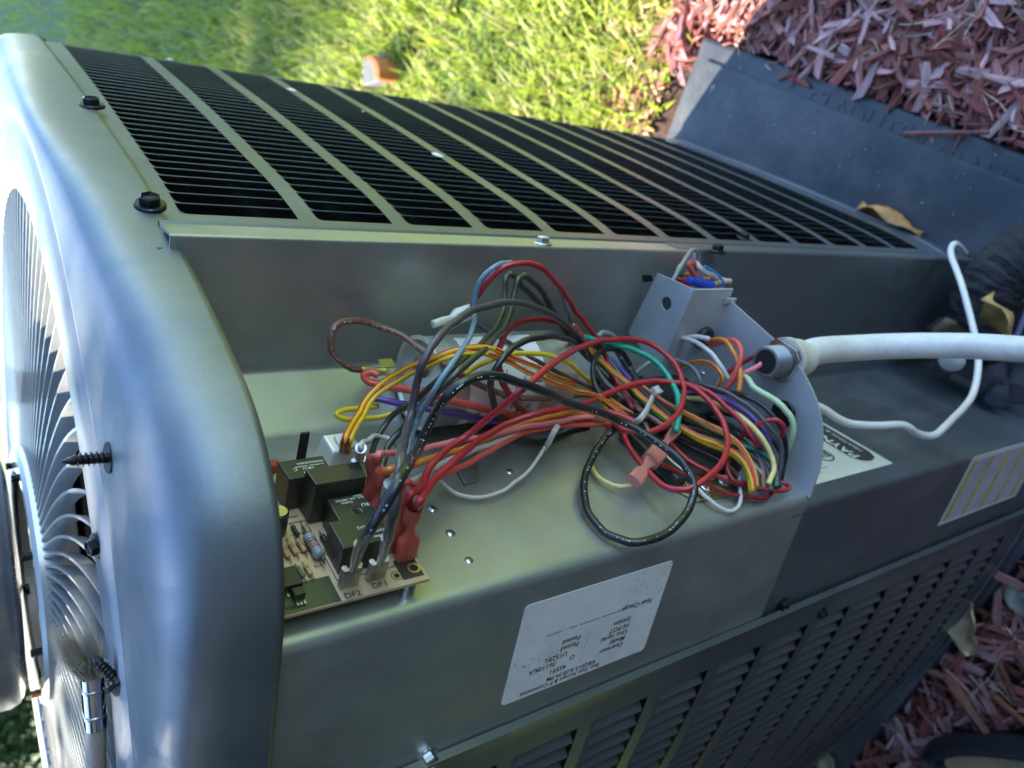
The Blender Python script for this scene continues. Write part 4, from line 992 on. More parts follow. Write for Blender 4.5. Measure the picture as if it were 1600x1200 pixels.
def wire(name, pts, off, px, mater, label, stripe=False, group=GW, cat='wire', flat=1.0, n=10, rounded=False, printm=False):
    r0, s0 = surf(*pts[len(pts) // 2][:2]); fd = (R.T @ np.array([r0.x * s0, r0.y * s0, r0.z * s0]))[2] * S * .93
    rad = px / 2 / F * fd
    P, _ = wpath(pts, off, rad); Q = spline(P, 7); Q = [q_ + Vector(noise.noise_vector(q_ * 75)) * .0007 + Vector(noise.noise_vector(q_ * 260)) * .00022 for q_ in Q]
    if stripe: n = 12
    m = MB(); m.tube(Q, rad, n, True, flat)
    o = m.build(name, mater, None, smooth=True)
    if stripe:
        o.data.materials.append(SRED); mi = [0] * len(o.data.polygons)
        cl = cam.matrix_world.translation
        for i in range(len(Q) - 1):
            d = (Q[i + 1] - Q[i]).normalized(); v = cl - Q[i]; v = (v - d * v.dot(d)).normalized(); sd = d.cross(v); tgt = (v * .8 - sd * .6); cc = (Q[i] + Q[i + 1]) / 2
            ks = sorted(range(n), key=lambda k: -((Vector(m.v[i * n + k]) + Vector(m.v[i * n + (k + 1) % n])) / 2 - Q[i]).dot(tgt))
            f_ = lambda k: ((Vector(m.v[i * n + k]) + Vector(m.v[i * n + (k + 1) % n])) / 2 - Q[i]).normalized().dot(tgt)
            if i == 0 or f_(kc) < .55: kc = ks[0]
            for k in (kc, (kc + 1) % n): mi[i * n + k] = 1
        o.data.polygons.foreach_set('material_index', mi)
    if printm:
        # small white print marks running along the wire, facing the open side
        pm = MB(); acc = 0; T = []
        for i in range(2, len(Q) - 2):
            if random.random() < .45: continue
            d = (Q[i + 1] - Q[i]); L = d.length; d.normalize(); v = (cam.matrix_world.translation - Q[i]).normalized(); v = (v - d * v.dot(d)).normalized(); sdv = d.cross(v)
            nm = max(1, int(L / .0022))
            for j in range(nm):
                if random.random() < .3: continue
                c = Q[i] + d * (L * j / nm) + v * (rad * 1.01) + sdv * rad * .1; a_ = d * random.uniform(.0005, .0011); b_ = sdv * random.uniform(.0003, .0007)
                pm.add([c, c + a_, c + a_ + b_, c + b_], [(0, 1, 2, 3)])
        if pm.v: pm.build('print', WHITEP, o)['kind'] = 'stuff'
    return tag(o, label, cat, group)
STR = 2
w_ = wire
w_('wire', [(562, 578), (548, 575), (532, 565), (517, 545), (519, 515), (533, 503), (555, 501), (582, 506), (625, 523), (662, 548), (697, 571), (725, 588), (752, 603), (785, 615), (825, 622), (862, 622), (905, 618), (940, 616), (968, 618), (988, 628), (1002, 642), (1040, 668)], [.30, .42, .40, .28, .2, .12, .1, .06, .12, .3, .42, .55], 11.5, BRN_, 'thick brown wire looping out left of the capacitor terminals', printm=True)
w_('wire', [(590, 586), (578, 581), (568, 586), (573, 595), (591, 600), (615, 606), (646, 611), (676, 616), (707, 626), (734, 633), (771, 642), (815, 651), (845, 656), (880, 655)], [.35, .3, .3, .22, .15, .12, .15], 13, CORAL, 'thick coral wire folded back at the capacitor terminal')
w_('wire', [(575, 620), (595, 624), (637, 633), (675, 641), (712, 648), (750, 656), (800, 661), (840, 668), (880, 668)], [.25, .15, .1, .08], 11, PUR, 'thick purple wire passing below the capacitor')
w_('wire', [(640, 638), (622, 643), (595, 650), (557, 655), (536, 654), (525, 648), (535, 641), (562, 638), (590, 634)], [.2, .22, .25, .28, .2], 9, YEL_, 'yellow wire in a flat loop under the capacitor top')
w_('wire', [(800, 410), (780, 413), (766, 421), (752, 437), (743, 462), (741, 485), (741, 505), (727, 537), (705, 570), (680, 607), (664, 632), (654, 652), (641, 690), (629, 732), (617, 757), (611, 757, .42)], [.50, .55, .55, .5, .55, .6, .55, .5, .45, .3], 9, BLUG, 'blue grey wire falling from the top arc to the white sleeve')
w_('wire', [(868, 440), (876, 458), (883, 475), (889, 492), (892, 510), (897, 530)], [.45, .4, .35, .3], 7, BLUG, 'short blue grey length behind the red arc')
w_('wire', [(733, 485), (740, 473), (749, 458), (765, 436), (787, 418), (817, 411), (845, 418), (870, 443), (885, 463), (897, 482), (914, 505), (932, 528), (948, 562), (965, 600), (990, 640)], [.42, .5, .55, .6, .6, .55, .5, .4, .5, .4], 8.5, RED, 'red wire in the highest arc from the white splice cap')
w_('wire', [(797, 428), (791, 436), (790, 455), (788, 478), (775, 510), (748, 540), (716, 567), (690, 590), (661, 615), (632, 637), (608, 655), (588, 690), (577, 722)], [.30, .4, .45, .5, .5, .5, .4, .35, .25], 10, OLV, 'left one of two olive black wires rising together to a sharp fold')
w_('wire', [(797, 428), (805, 433), (814, 445), (826, 458), (845, 476), (862, 492), (880, 510), (905, 532), (940, 565)], [.3, .28, .25, .3, .4], 9, OLV, 'olive black wire running down right from the left fold')
w_('wire', [(818, 430), (809, 438), (805, 455), (800, 478), (789, 508), (767, 535), (740, 560), (713, 583), (690, 605), (670, 627), (650, 646), (626, 672), (608, 697), (596, 735)], [.32, .42, .47, .52, .52, .52, .45, .35, .25], 11, OLV, 'right one of two olive black wires rising together to a sharp fold')
w_('wire', [(818, 430), (830, 436), (842, 448), (852, 463), (868, 490), (880, 512), (893, 530), (925, 565), (960, 600)], [.32, .28, .25, .3, .4], 10, OLV, 'olive black wire running down right from the right fold')
w_('wire', [(604, 846, .43), (609, 826, .58), (617, 795, .74), (622, 758, .80), (627, 717, .82), (631, 690), (641, 650), (651, 600), (661, 567), (685, 528), (712, 502), (742, 485), (775, 475), (805, 473), (837, 481), (870, 496), (897, 518), (915, 540), (926, 562), (940, 590), (975, 625)], [.18, .22, .3, .45, .55, .62, .68, .68, .65, .6, .5, .45, .5], 11.5, GRY, 'charcoal grey wire arching from post DF1 over the capacitor')
w_('wire', [(562, 856, .42), (569, 843, .56), (581, 825, .70), (604, 787, .85), (627, 744, .92), (648, 708), (661, 690), (675, 656), (692, 627), (712, 606), (738, 592), (770, 587), (800, 594), (832, 605), (862, 617), (892, 630), (934, 643), (976, 662), (1019, 685), (1051, 708), (1074, 732), (1085, 758), (1081, 786), (1064, 813), (1038, 835), (1007, 846), (974, 845), (943, 831), (921, 803), (912, 769), (917, 735), (932, 704), (950, 678), (970, 660)], [.2, .3, .45, .6, .7, .75, .78, .8, .8, .8, .78, .75, .72, .6, .4, .25, .15, .1, .1, .15, .3, .45], 11.3, BLK, 'thick black wire with white print from post DF2 ending in a big loop', printm=True)
w_('wire', [(634, 790, .38), (641, 772, .55), (657, 762), (666, 742), (682, 720), (700, 702), (728, 682), (750, 664), (787, 635), (817, 607), (845, 583), (875, 560), (906, 543), (943, 532), (985, 530), (1016, 537), (1041, 554), (1058, 575), (1068, 602), (1067, 628), (1055, 651), (1033, 667), (1007, 675), (976, 672), (958, 660)], [.28, .35, .45, .55, .65, .72, .78, .78, .7, .65, .7, .75, .8, .8, .8, .7, .5], 8.5, RED, 'red wire from the rear red connector making a round loop over the bundle')
w_('wire', [(647, 800, .38), (655, 782, .56), (664, 772), (676, 752), (692, 738), (712, 718), (735, 698), (765, 676), (800, 660), (837, 647), (866, 640), (900, 633), (934, 622), (976, 605), (1019, 596), (1052, 597), (1080, 604), (1110, 628), (1128, 655), (1137, 685), (1134, 708), (1123, 730), (1097, 752), (1069, 765), (1044, 763), (1019, 745), (997, 718), (977, 688), (970, 664)], [.28, .4, .5, .55, .6, .62, .65, .7, .75, .8, .8, .75, .6, .4, .3, .35], 8.5, RED, 'red wire from the front red connector making a long loop down to the tray floor')
w_('wire', [(621, 768, .38), (634, 752, .5), (655, 760), (688, 744), (735, 721), (779, 697), (820, 677), (863, 667), (900, 664), (962, 661)], [.25, .3, .35, .4, .4, .4], 9, CORAL, 'coral wire low beside the tray floor from the pale connector')
w_('wire', [(583, 722, .40), (590, 712, .5), (610, 708), (648, 704), (677, 698), (721, 687), (760, 683), (797, 674), (833, 666), (870, 659), (907, 652), (950, 650)], [.36, .4, .42, .45, .5, .5, .5], 9, PINK, 'pink wire from the connector beside the white plug')
w_('wire', [(598, 742, .40), (610, 734, .5), (648, 726), (680, 714), (721, 702), (760, 687), (787, 675), (815, 663), (852, 652), (888, 646), (920, 645), (947, 653), (975, 668)], [.35, .38, .4, .45, .5, .52, .5], 9.5, ORANGE, 'orange wire curving from the connectors into the bundle')
w_('wire', [(616, 770), (622, 762), (636, 754), (657, 746), (692, 724), (735, 706), (779, 690), (820, 675), (860, 660), (900, 645)], [.3, .38, .4, .42, .45], 8.5, WHT, 'white wire between the orange and coral wires')
w_('wire', [(564, 706, .44), (564, 696, .52), (575, 688), (592, 682), (607, 686), (618, 697)], [.36, .3, .28, .3], 8, WHT, 'short white hook of wire on a crimped terminal by the white plug')
w_('wire', [(672, 738), (686, 750), (709, 769), (738, 777), (762, 775), (790, 764), (812, 748), (836, 724), (856, 692), (872, 665)], [.2, .12, .08, .08, .1, .2, .3], 6.5, WHT, 'thin white wire drooping across the bare tray floor')
w_('wire', [(533, 704, .30), (539, 686, .45), (552, 657), (575, 622), (605, 592), (640, 574), (675, 560), (712, 546), (745, 541), (775, 546), (800, 559), (837, 573), (875, 591), (912, 603), (945, 620), (990, 648)], [.38, .5, .55, .5, .45, .4, .35, .35, .4, .5], 8.5, YEL_, 'upper yellow wire with red stripe arching from the white plug', stripe=True)
w_('wire', [(543, 705, .30), (548, 686, .45), (560, 660), (582, 626), (612, 601), (660, 576), (697, 559), (727, 552), (760, 553), (787, 562), (825, 582), (862, 598), (900, 611), (935, 620), (985, 655)], [.38, .5, .55, .5, .45, .4, .3, .3, .35, .5], 8.5, YEL_, 'lower yellow wire with red stripe arching from the white plug', stripe=True)
w_('wire', [(727, 585), (745, 572), (770, 562), (800, 553), (832, 552), (861, 556), (888, 566), (907, 583), (921, 597), (926, 612), (950, 640)], [.12, .15, .2, .25, .3, .4], 8, YEL_, 'plain yellow wire lying along the capacitor can')
w_('wire', [(905, 522), (888, 510), (866, 503), (838, 499), (812, 504), (793, 518), (782, 542), (779, 565), (783, 592), (797, 617), (815, 640), (836, 655)], [.45, .5, .5, .4, .3, .25, .2], 10.5, DRED, 'dark red wire curling round the white capacitor label')
w_('wire', [(905, 540), (885, 530), (860, 526), (830, 530), (797, 547), (777, 570), (768, 592), (769, 622), (780, 652), (800, 672)], [.5, .5, .45, .38, .3, .2], 11, BLK, 'black wire curling in front of the dark red curl')
w_('wire', [(742, 505), (782, 528), (825, 555), (862, 576), (895, 593), (930, 608), (975, 640)], [.12, .12, .15, .3, .4], 7.5, GRY, 'thin charcoal wire crossing the can under the others')
w_('wire', [(790, 670), (810, 683), (833, 691), (863, 688), (890, 676), (920, 668)], [.1, .08, .12, .2], 10, BLK, 'black wire end dipping to the tray floor below the pink wires')
# bundle right of the capacitor
w_('wire', [(894, 508), (903, 516), (912, 530), (928, 552), (954, 577), (982, 600), (1010, 627), (1047, 657), (1089, 681), (1128, 697), (1156, 715), (1172, 740), (1178, 768)], [.4, .5, .6, .62, .62, .6, .5, .3], 8.5, YEL_, 'yellow wire with red stripe starting in a cut end above the bundle', stripe=True)
w_('wire', [(1000, 603), (1033, 626), (1069, 645), (1103, 662), (1140, 683), (1162, 704), (1176, 732), (1181, 762)], [.5, .6, .62, .5, .3], 8.5, YEL_, 'second striped yellow wire through the middle of the bundle', stripe=True)
w_('wire', [(990, 612), (1020, 640), (1060, 668), (1100, 692), (1140, 708), (1164, 730), (1175, 770)], [.45, .5, .5, .4, .25], 8, YEL_, 'third striped yellow wire low in the bundle', stripe=True)
w_('wire', [(913, 526), (930, 532), (948, 537), (982, 543), (1019, 562), (1040, 583), (1054, 607), (1061, 635), (1060, 655), (1057, 674)], [.5, .6, .7, .78, .8, .8, .7], 8.5, GRN, 'bright green wire running into the pink inline connector')
w_('wire', [(918, 535), (934, 545), (957, 570), (985, 608), (1013, 638), (1047, 664), (1083, 678), (1125, 690), (1170, 700), (1200, 714), (1213, 740), (1212, 762)], [.45, .5, .55, .5, .4, .35, .25], 8, DGRN, 'dark green wire through the bundle to the end plate')
w_('wire', [(985, 570), (972, 550), (956, 545), (938, 550), (928, 568), (927, 590), (932, 608), (948, 630), (975, 645), (1010, 655)], [.55, .62, .68, .7, .65, .5], 8.5, BLK, 'thin black wire in a tight ring at the left of the bundle')
w_('wire', [(994, 584), (1004, 573), (1020, 564), (1047, 560), (1068, 566), (1084, 577), (1092, 590), (1096, 604)], [.4, .45, .45, .4], 7, LGRY, 'grey wire hooped over the contactor')
w_('wire', [(1056, 579), (1070, 571), (1090, 566), (1110, 568), (1122, 577), (1128, 590), (1122, 604)], [.4, .42, .42, .4], 7.5, YEL_, 'short yellow wire hooped over the contactor', stripe=True)
w_('wire', [(1019, 553), (1022, 543), (1035, 533), (1055, 528), (1075, 530), (1097, 541), (1116, 558), (1130, 576), (1138, 592)], [.35, .42, .45, .42, .35], 7.5, WHT, 'outer white wire arching over the contactor')
w_('wire', [(1040, 552), (1050, 540), (1066, 530), (1084, 526), (1109, 530)], [.38, .42, .4], 7.5, WHT, 'inner white wire with its end tucked by the black grommet')
w_('wire', [(1000, 548), (1030, 540), (1060, 540), (1090, 538)], [.2, .2, .15], 6.5, LGRY, 'thin grey wire lying behind the white arches')
w_('wire', [(1105, 534), (1120, 530), (1133, 533), (1144, 545), (1153, 563), (1157, 585), (1154, 612)], [.2, .3, .38, .45], 8, ORANGE, 'orange wire dropping from the splice compartment')
w_('wire', [(1110, 540), (1130, 534), (1148, 533), (1157, 545), (1156, 565), (1148, 585), (1134, 608)], [.2, .32, .42, .45], 8.5, CORAL, 'coral wire dropping beside the orange one')
w_('wire', [(1128, 590), (1142, 578), (1165, 564), (1190, 552), (1206, 548), (1211, 553)], [.35, .25, .12, .05], 8, DRED, 'dark red supply wire bent into the conduit fitting')
w_('wire', [(1140, 600), (1160, 584), (1182, 574), (1198, 561), (1209, 551)], [.4, .3, .2, .1], 8.5, PINK, 'faded pink supply wire bent into the conduit fitting')
w_('wire', [(1158, 586), (1168, 592), (1180, 606), (1199, 618), (1222, 634), (1237, 655), (1239, 678), (1232, 697), (1222, 715)], [.3, .35, .3, .22, .15, .12], 10.5, LGRN, 'pale green earth wire bulging out by the end plate')
w_('wire', [(1060, 599), (1080, 599), (1103, 602), (1137, 614), (1168, 634), (1193, 656), (1213, 680), (1221, 706), (1219, 738), (1212, 760)], [.5, .55, .5, .4, .3, .2], 8, GRY, 'grey brown wire along the outer edge of the bundle')
w_('wire', [(1020, 604), (1041, 612), (1075, 613), (1103, 613), (1137, 627), (1162, 642), (1190, 668), (1205, 700), (1208, 745)], [.45, .5, .45, .35, .2], 8.5, PUR, 'purple wire in the right half of the bundle')
w_('wire', [(1050, 618), (1072, 621), (1103, 626), (1137, 640), (1168, 661), (1192, 688), (1206, 712), (1209, 735), (1199, 757)], [.5, .55, .5, .4, .25], 8.5, PYEL, 'pale yellow wire bowed along the right of the bundle')
w_('wire', [(1060, 597), (1080, 601), (1105, 612), (1131, 632), (1156, 657), (1173, 680), (1187, 701)], [.6, .62, .58, .5, .4], 8.5, RED, 'red wire crossing the purple wire towards the end plate')
w_('wire', [(1153, 688), (1163, 677), (1178, 666), (1198, 657), (1214, 656), (1224, 664), (1224, 675), (1219, 684)], [.45, .45, .4, .3, .25], 7.5, RED, 'short red wire bent in a small hook near the end plate')
w_('wire', [(1040, 680), (1055, 700), (1075, 718), (1103, 735), (1145, 753), (1187, 764), (1214, 768), (1229, 766), (1232, 760), (1224, 755), (1208, 752)], [.35, .3, .25, .2, .15, .12, .12], 7.5, RED, 'red wire sweeping along the bottom of the bundle to the far bend')
w_('wire', [(1030, 725), (1055, 735), (1089, 748), (1120, 765), (1154, 775), (1187, 779), (1200, 777), (1206, 770)], [.3, .2, .12, .1, .1], 7.5, DRED, 'lowest red wire lying on the tray floor')
w_('wire', [(1000, 640), (1020, 690), (1044, 716), (1069, 738), (1090, 762), (1107, 780), (1122, 792), (1140, 799), (1152, 793), (1157, 778), (1156, 758), (1156, 744)], [.3, .25, .18, .1, .08, .1, .2], 7, WHT, 'thin white wire dipping below the bundle')
w_('wire', [(957, 664), (940, 682), (928, 708), (928, 733), (940, 750), (962, 759), (980, 758), (994, 752)], [.25, .15, .1, .1, .15, .25], 7.5, PYEL, 'pale yellow green wire inside the black loop')
w_('wire', [(1145, 700), (1140, 718), (1137, 735), (1145, 750), (1160, 756), (1178, 755)], [.4, .35, .3, .2], 8, DRED, 'dark red bend in the shade under the striped wires')
w_('wire', [(1137, 722), (1120, 728), (1095, 738), (1075, 742), (1055, 742)], [.2, .15, .1], 7, CORAL, 'coral wire feeding the brass lug')
w_('wire', [(961, 640), (985, 690), (1010, 710), (1040, 725)], [.2, .15, .12], 8, PINK, 'pink wire passing behind the inline connector')
w_('wire', [(962, 542), (972, 560), (984, 578), (996, 598), (1010, 625), (1040, 650)], [.35, .4, .4, .4], 14, BLK, 'fat black printed sheath behind the bundle', printm=True)
w_('wire', [(934, 527), (940, 521), (950, 521), (960, 529), (968, 545)], [.3, .3, .3], 10, LGRY, 'grey stub of sheath curling above the green wire')
w_('wire', [(930, 555), (950, 580), (975, 612), (1005, 645), (1040, 675)], [.35, .35, .3], 9, DRED, 'dark red wire deep inside the left of the bundle')
w_('wire', [(955, 560), (975, 583), (995, 603), (1020, 615)], [.4, .42, .45], 9, PUR, 'dark purple length under the striped wires')
w_('wire', [(900, 650), (925, 646), (955, 645), (975, 652), (995, 662)], [.45, .5, .5], 12, RED, 'broad red wire behind the large black wire')
w_('wire', [(870, 652), (900, 655), (935, 662), (965, 668)], [.3, .3, .3], 9, CORAL, 'coral wire merging under the orange wire')
DK = [(GRY, 'charcoal'), (BLK, 'black'), (GRY, 'charcoal'), (BRN_, 'brown'), (BLK, 'black'), (GRY, 'charcoal'), (BLK, 'black'), (LGRY, 'grey'), (GRY, 'charcoal'), (BLK, 'black'), (BRN_, 'brown'), (BLK, 'black')]
paths = [
 [(935, 570), (955, 600), (990, 632), (1040, 662), (1090, 688), (1140, 712), (1170, 735), (1185, 768)],
 [(930, 590), (950, 618), (985, 648), (1035, 680), (1085, 705), (1130, 722), (1150, 745), (1160, 765)],
 [(985, 605), (1025, 632), (1070, 655), (1110, 672), (1150, 690), (1185, 712), (1200, 740), (1203, 768)],
 [(940, 600), (975, 640), (1020, 668), (1070, 695), (1110, 712), (1145, 735), (1168, 768)],
 [(1000, 590), (1030, 608), (1075, 640), (1120, 655), (1160, 675), (1195, 705), (1214, 735), (1216, 762)],
 [(1030, 600), (1070, 628), (1105, 650), (1140, 672), (1172, 700), (1190, 728), (1195, 762)],
 [(1030, 605), (1080, 605), (1130, 612), (1172, 622), (1202, 643), (1221, 668), (1228, 700), (1222, 735)],
 [(1100, 690), (1130, 703), (1160, 715), (1185, 735), (1198, 758)],
 [(1010, 650), (1050, 672), (1085, 683), (1120, 690), (1160, 702), (1190, 725), (1200, 750)],
 [(1020, 640), (1060, 690), (1110, 722), (1140, 745), (1158, 772)],
 [(970, 620), (1000, 632), (1030, 652), (1075, 668), (1125, 682), (1165, 695), (1187, 720), (1192, 765)],
 [(1080, 612), (1120, 640), (1160, 655), (1200, 680), (1222, 715), (1220, 750)]]
for i, (p, (m__, cn)) in enumerate(zip(paths, DK)):
    where = ['along the top of the lower strands', 'along the floor side', 'between the striped yellow wires', 'under the green wire', 'next to the purple wire', 'beside the pale yellow wire', 'skirting the end plate', 'short and low near the end plate', 'below the second striped wire', 'deepest against the tray floor', 'through the centre', 'under the pale green earth wire'][i]
    w_('wire', p, [[.30, .38, .42, .35, .2], [.2, .2, .15, .1], [.45, .5, .5, .3, .2], [.25, .25, .2, .12], [.3, .4, .38, .25], [.35, .4, .3, .2], [.4, .45, .3, .12], [.4, .35, .2], [.4, .42, .35, .2], [.15, .12, .1], [.3, .38, .35, .2], [.3, .3, .2, .1]][i], [8, 9, 8, 8, 8, 8, 8, 8, 8, 9, 8, 8][i], m__, f'{cn} bundle wire {where}')
# wires in the splice compartment (their own depth, between the bracket and the wall)
def cwire(pts, D, px, mater, label, name='wire', cat='wire'):
    Dd = D if isinstance(D, list) else [D] * len(pts); Dd = np.interp(np.linspace(0, 1, len(pts)), np.linspace(0, 1, len(Dd)), Dd)
    P = [V(atY(x, y, d)) for (x, y), d in zip(pts, Dd)]; fd = (R.T @ np.array(atY(*pts[0], Dd[0])))[2] * S
    m = MB(); m.tube(spline(P, 7), px / 2 / F * fd, 10); o = m.build(name, mater, None, smooth=True); return tag(o, label, cat, GW)
cwire([(1050, 440), (1055, 432), (1063, 418), (1073, 402), (1082, 391), (1089, 393), (1091, 402), (1090, 415)], [4.0, 3.98, 4.0, 4.05], 7.5, LGRY, 'grey wire hooked over the top corner of the splice compartment')
cwire([(1058, 440), (1057, 428), (1060, 417), (1067, 411)], [4.05, 4.0], 4, YEL_, 'thin yellow wire in the splice compartment')
cwire([(1086, 433), (1080, 423), (1076, 414), (1080, 410), (1086, 413), (1088, 420)], [4.05, 4.0, 4.1], 8, CORAL, 'coral wire behind the blue wire nut')
cwire([(1088, 409), (1092, 417), (1100, 424), (1112, 430), (1124, 436), (1140, 440)], [4.05, 4.0, 4.02], 8.5, WHT, 'white wire over the blue wire nut')
cwire([(1100, 416), (1112, 422), (1123, 431), (1130, 441), (1128, 450), (1118, 453)], [3.98, 3.95, 4.0], 4, BLUE, 'thin light blue wire right of the wire nut')
cwire([(1060, 436), (1068, 439), (1076, 448), (1082, 457)], [4.0, 4.05], 7, RED, 'red wire left of the wire nut')
cwire([(1141, 439), (1130, 440), (1118, 443), (1110, 446)], [4.02, 4.0], 8, TAN_, 'tan wire twisted into the wire nut')
cwire([(1070, 430), (1082, 428), (1096, 434), (1108, 436)], [4.1, 4.1], 6, ORANGE, 'orange wire at the back of the splice compartment')
p = V(atY(1077, 438, 3.93)); q = V(atY(1112, 448, 3.93)); m_ = MB(); m_.lathe(p, q - p, [(0, .0018), (.0003, .0026), ((q - p).length, .0036), ((q - p).length - .001, .003)], 20); d = (q - p).normalized()
for k in range(10):
    u = d.orthogonal().normalized(); v = d.cross(u); t = k * .628; e = u * math.cos(t) + v * math.sin(t); m_.tube([p + e * .0024 + d * .001, q + e * .0035], .0004, 5)
o = m_.build('wire_nut', mat('blue plastic', (.02, .06, .42), .35), None, auto=True); tag(o, 'ribbed blue wire nut in the splice compartment', 'wire nut')
# grommets and openings by the end plate
m_ = MB(); gp = hitz(1226, 646, -ZP); m_.lathe(V(gp) + Z3 * .001, Z3, [(0, .0088), (.0015, .0088), (.002, .0080), (.0015, .0068), (0, .0068)], 40, False); m_.build('grommet', BLKSTEEL, ac, smooth=True)
m_ = MB(); m_.lathe(V(gp) + Z3 * .0005, Z3, [(0, .0069), (.0001, .0069)], 30); m_.build('grommet_hole', BLACKIN, ac)
ff = (V((-.05, -3.94, -4.66))); fn = Vector((p1 - p0).to_3d()).cross(Z3).normalized() if False else Vector((.52, .85, 0)).normalized()
cg = hitp(1098, 527, (-.05, -3.94, 0), fn); m_ = MB(); m_.lathe(V(cg), fn, [(0, .0085), (.002, .0085), (.0035, .0072), (.0035, .004)], 24); m_.build('bushing', BLKP, ac, auto=True)
cg = hitp(1140, 465, (-.30, -3.775, 0), fn); m_ = MB(); m_.box(V(cg) - Z3 * .006, fn * .002, (p1 - p0).to_3d().normalized() * .004, Z3 * .010); m_.build('tab', GALV2, ac, bev=.0004)
# conduit fitting inside the tray
fit = empty('conduit_fitting', 'threaded zinc conduit fitting with locknut through the end plate', 'conduit fitting')
fc = hitz(1222, 563, -ZP); fcw = V(fc)
m_ = MB(); prof = [(0, .0098)]
for k in range(10): prof += [(.004 + k * .0013, .0098), (.0046 + k * .0013, .0104)]
prof += [(.0175, .0098), (.0178, .0092), (.0178, .0078), (.002, .0076)]
m_.lathe(fcw, Z3, prof, 40); m_.build('threaded_nipple', mat('grey die cast zinc', (.24, .24, .25), .42, .7), fit, auto=True)
m_ = MB(); vs = []; n_ = 16
for z, rr in ((.0002, 1), (.003, 1)):
    for k in range(n_):
        t = 2 * math.pi * k / n_; r_ = .0145 if k % 4 in (0, 1) else .0125; vs.append(fcw + Vector((math.cos(t) * r_, math.sin(t) * r_, z)))
m_.prism(vs[:n_], (0, 0, .0028)); m_.build('locknut', STEEL, fit, bev=.0004)
m_ = MB(); m_.lathe(fcw + Z3 * .0176, Z3, [(0, .0076), (.00005, .0001)], 24, False); m_.build('bore', BLACKIN, fit)
# white connector body and flexible conduit below the plate
CONDW = dusty(mat('grubby white conduit', (.74, .71, .67), .42, var=.08, vscale=40, bump=.15, bscale=300), (.30, .24, .26), .55, .8)
_nt = CONDW.node_tree
def fdpt(px, py, fd):
    v = R @ np.array([(px - 800) / F * fd, (py - 600) / F * fd, fd]); return Vector(v) + Vector((0, 0, CZ))
fd0 = (R.T @ np.array([fc.x, fc.y, -ZP]))[2] * S
cond = empty('flexible_conduit', 'thick white flexible conduit running out of the unit below the end plate', 'conduit')
m_ = MB(); b0 = fcw - Z3 * .002; m_.lathe(b0, -Z3, [(0, .0150), (.004, .0150), (.006, .0135), (.014, .0135), (.016, .0115), (.022, .0112)], 36); m_.build('connector_body', mat('ivory plastic', (.66, .60, .50), .4), cond, auto=True)
cpts = [b0 - Z3 * .014] + [fdpt(x, y, f_) for (x, y, f_) in [(1275, 549, fd0 + .030), (1330, 544, fd0 + .055), (1390, 541, fd0 + .062), (1450, 540, fd0 + .06), (1520, 541, fd0 + .055), (1600, 546, fd0 + .05), (1700, 556, fd0 + .045), (1800, 575, fd0 + .04)]]
cp = spline(cpts, 40); m_ = MB(); m_.tube(cp, [.0093 + .00022 * (1 if i % 3 == 0 else 0) for i in range(len(cp))], 28); m_.build('conduit_hose', CONDW, cond, smooth=True)
m_ = MB()
for (x, y, ww, hh_) in [(1283, 559, 5, 3), (1318, 557, 6, 5), (1323, 556, 3, 4), (1344, 562, 5, 3)]: pass
# white thermostat cord
cordm = mat('white cord jacket', (.74, .69, .63), .45, var=.08, vscale=50)
cpx = [(1512, 402, .86), (1500, 386, .80), (1491, 381, .775), (1486, 388, .765), (1487, 402, .75), (1493, 418, .74), (1501, 440, .72), (1511, 475, .70), (1521, 515, .68), (1528, 550, .665), (1528, 580, .655), (1519, 618, .635), (1505, 638, .625), (1492, 651, .615), (1475, 668, .60), (1462, 679, .595), (1449, 681, .59), (1433, 677, .585), (1420, 668, .575), (1410, 664, .572), (1375, 665, .563), (1345, 664, .557), (1325, 661, .552), (1306, 652, .548), (1285, 638, .546), (1262, 630, .546)]
P = [fdpt(x, y, f_) for x, y, f_ in cpx]
m_ = MB(); cs = spline(P, 6); m_.tube(cs, .0029, 12); cord = m_.build('thermostat_cord', cordm, None, smooth=True); tag(cord, 'thin white cord looping around the conduit below the end plate', 'cord')
# inline pink connector and its partner
p = V(atY(1014, 733, 3.10)); 
pc = empty('inline_connector', 'pink nylon inline connector joining the green wire inside the black loop', 'connector')
def fpt(px, py, off): r, s = surf(px, py); r2 = r.normalized(); return V(r2 * (s * r.length - off))
a0, a1, a2_, a3 = fpt(990, 752, .30), fpt(1018, 722, .42), fpt(1035, 703, .48), fpt(1056, 672, .58)
dd = (a3 - a0).normalized(); sdx = Z3.cross(dd).normalized()
m_ = MB()
def ell(m, c, d, L, prof, wd, tk, N=20, e=.45):
    d = d.normalized(); sd = (Z3 - d * Z3.dot(d)).normalized(); n = d.cross(sd); vs = []
    for (t, a_, b_) in prof:
        for k in range(N):
            th = 2 * math.pi * k / N; cc, ss = math.cos(th), math.sin(th); vs.append(c + d * L * t + sd * math.copysign(abs(cc) ** e, cc) * a_ * wd / 2 + n * math.copysign(abs(ss) ** e, ss) * b_ * tk / 2)
    M_ = len(prof); m.add(vs, [(i * N + k, i * N + (k + 1) % N, (i + 1) * N + (k + 1) % N, (i + 1) * N + k) for i in range(M_ - 1) for k in range(N)] + [tuple(range(N - 1, -1, -1)), tuple((M_ - 1) * N + k for k in range(N))])
Lp = (a3 - a0).length
ell(m_, a0, dd, Lp, [(.36, .8, .8), (.37, 1, 1), (.62, 1, 1), (.63, .8, .8)], .0110, .0075); m_.build('socket', PINKN, pc, auto=True)
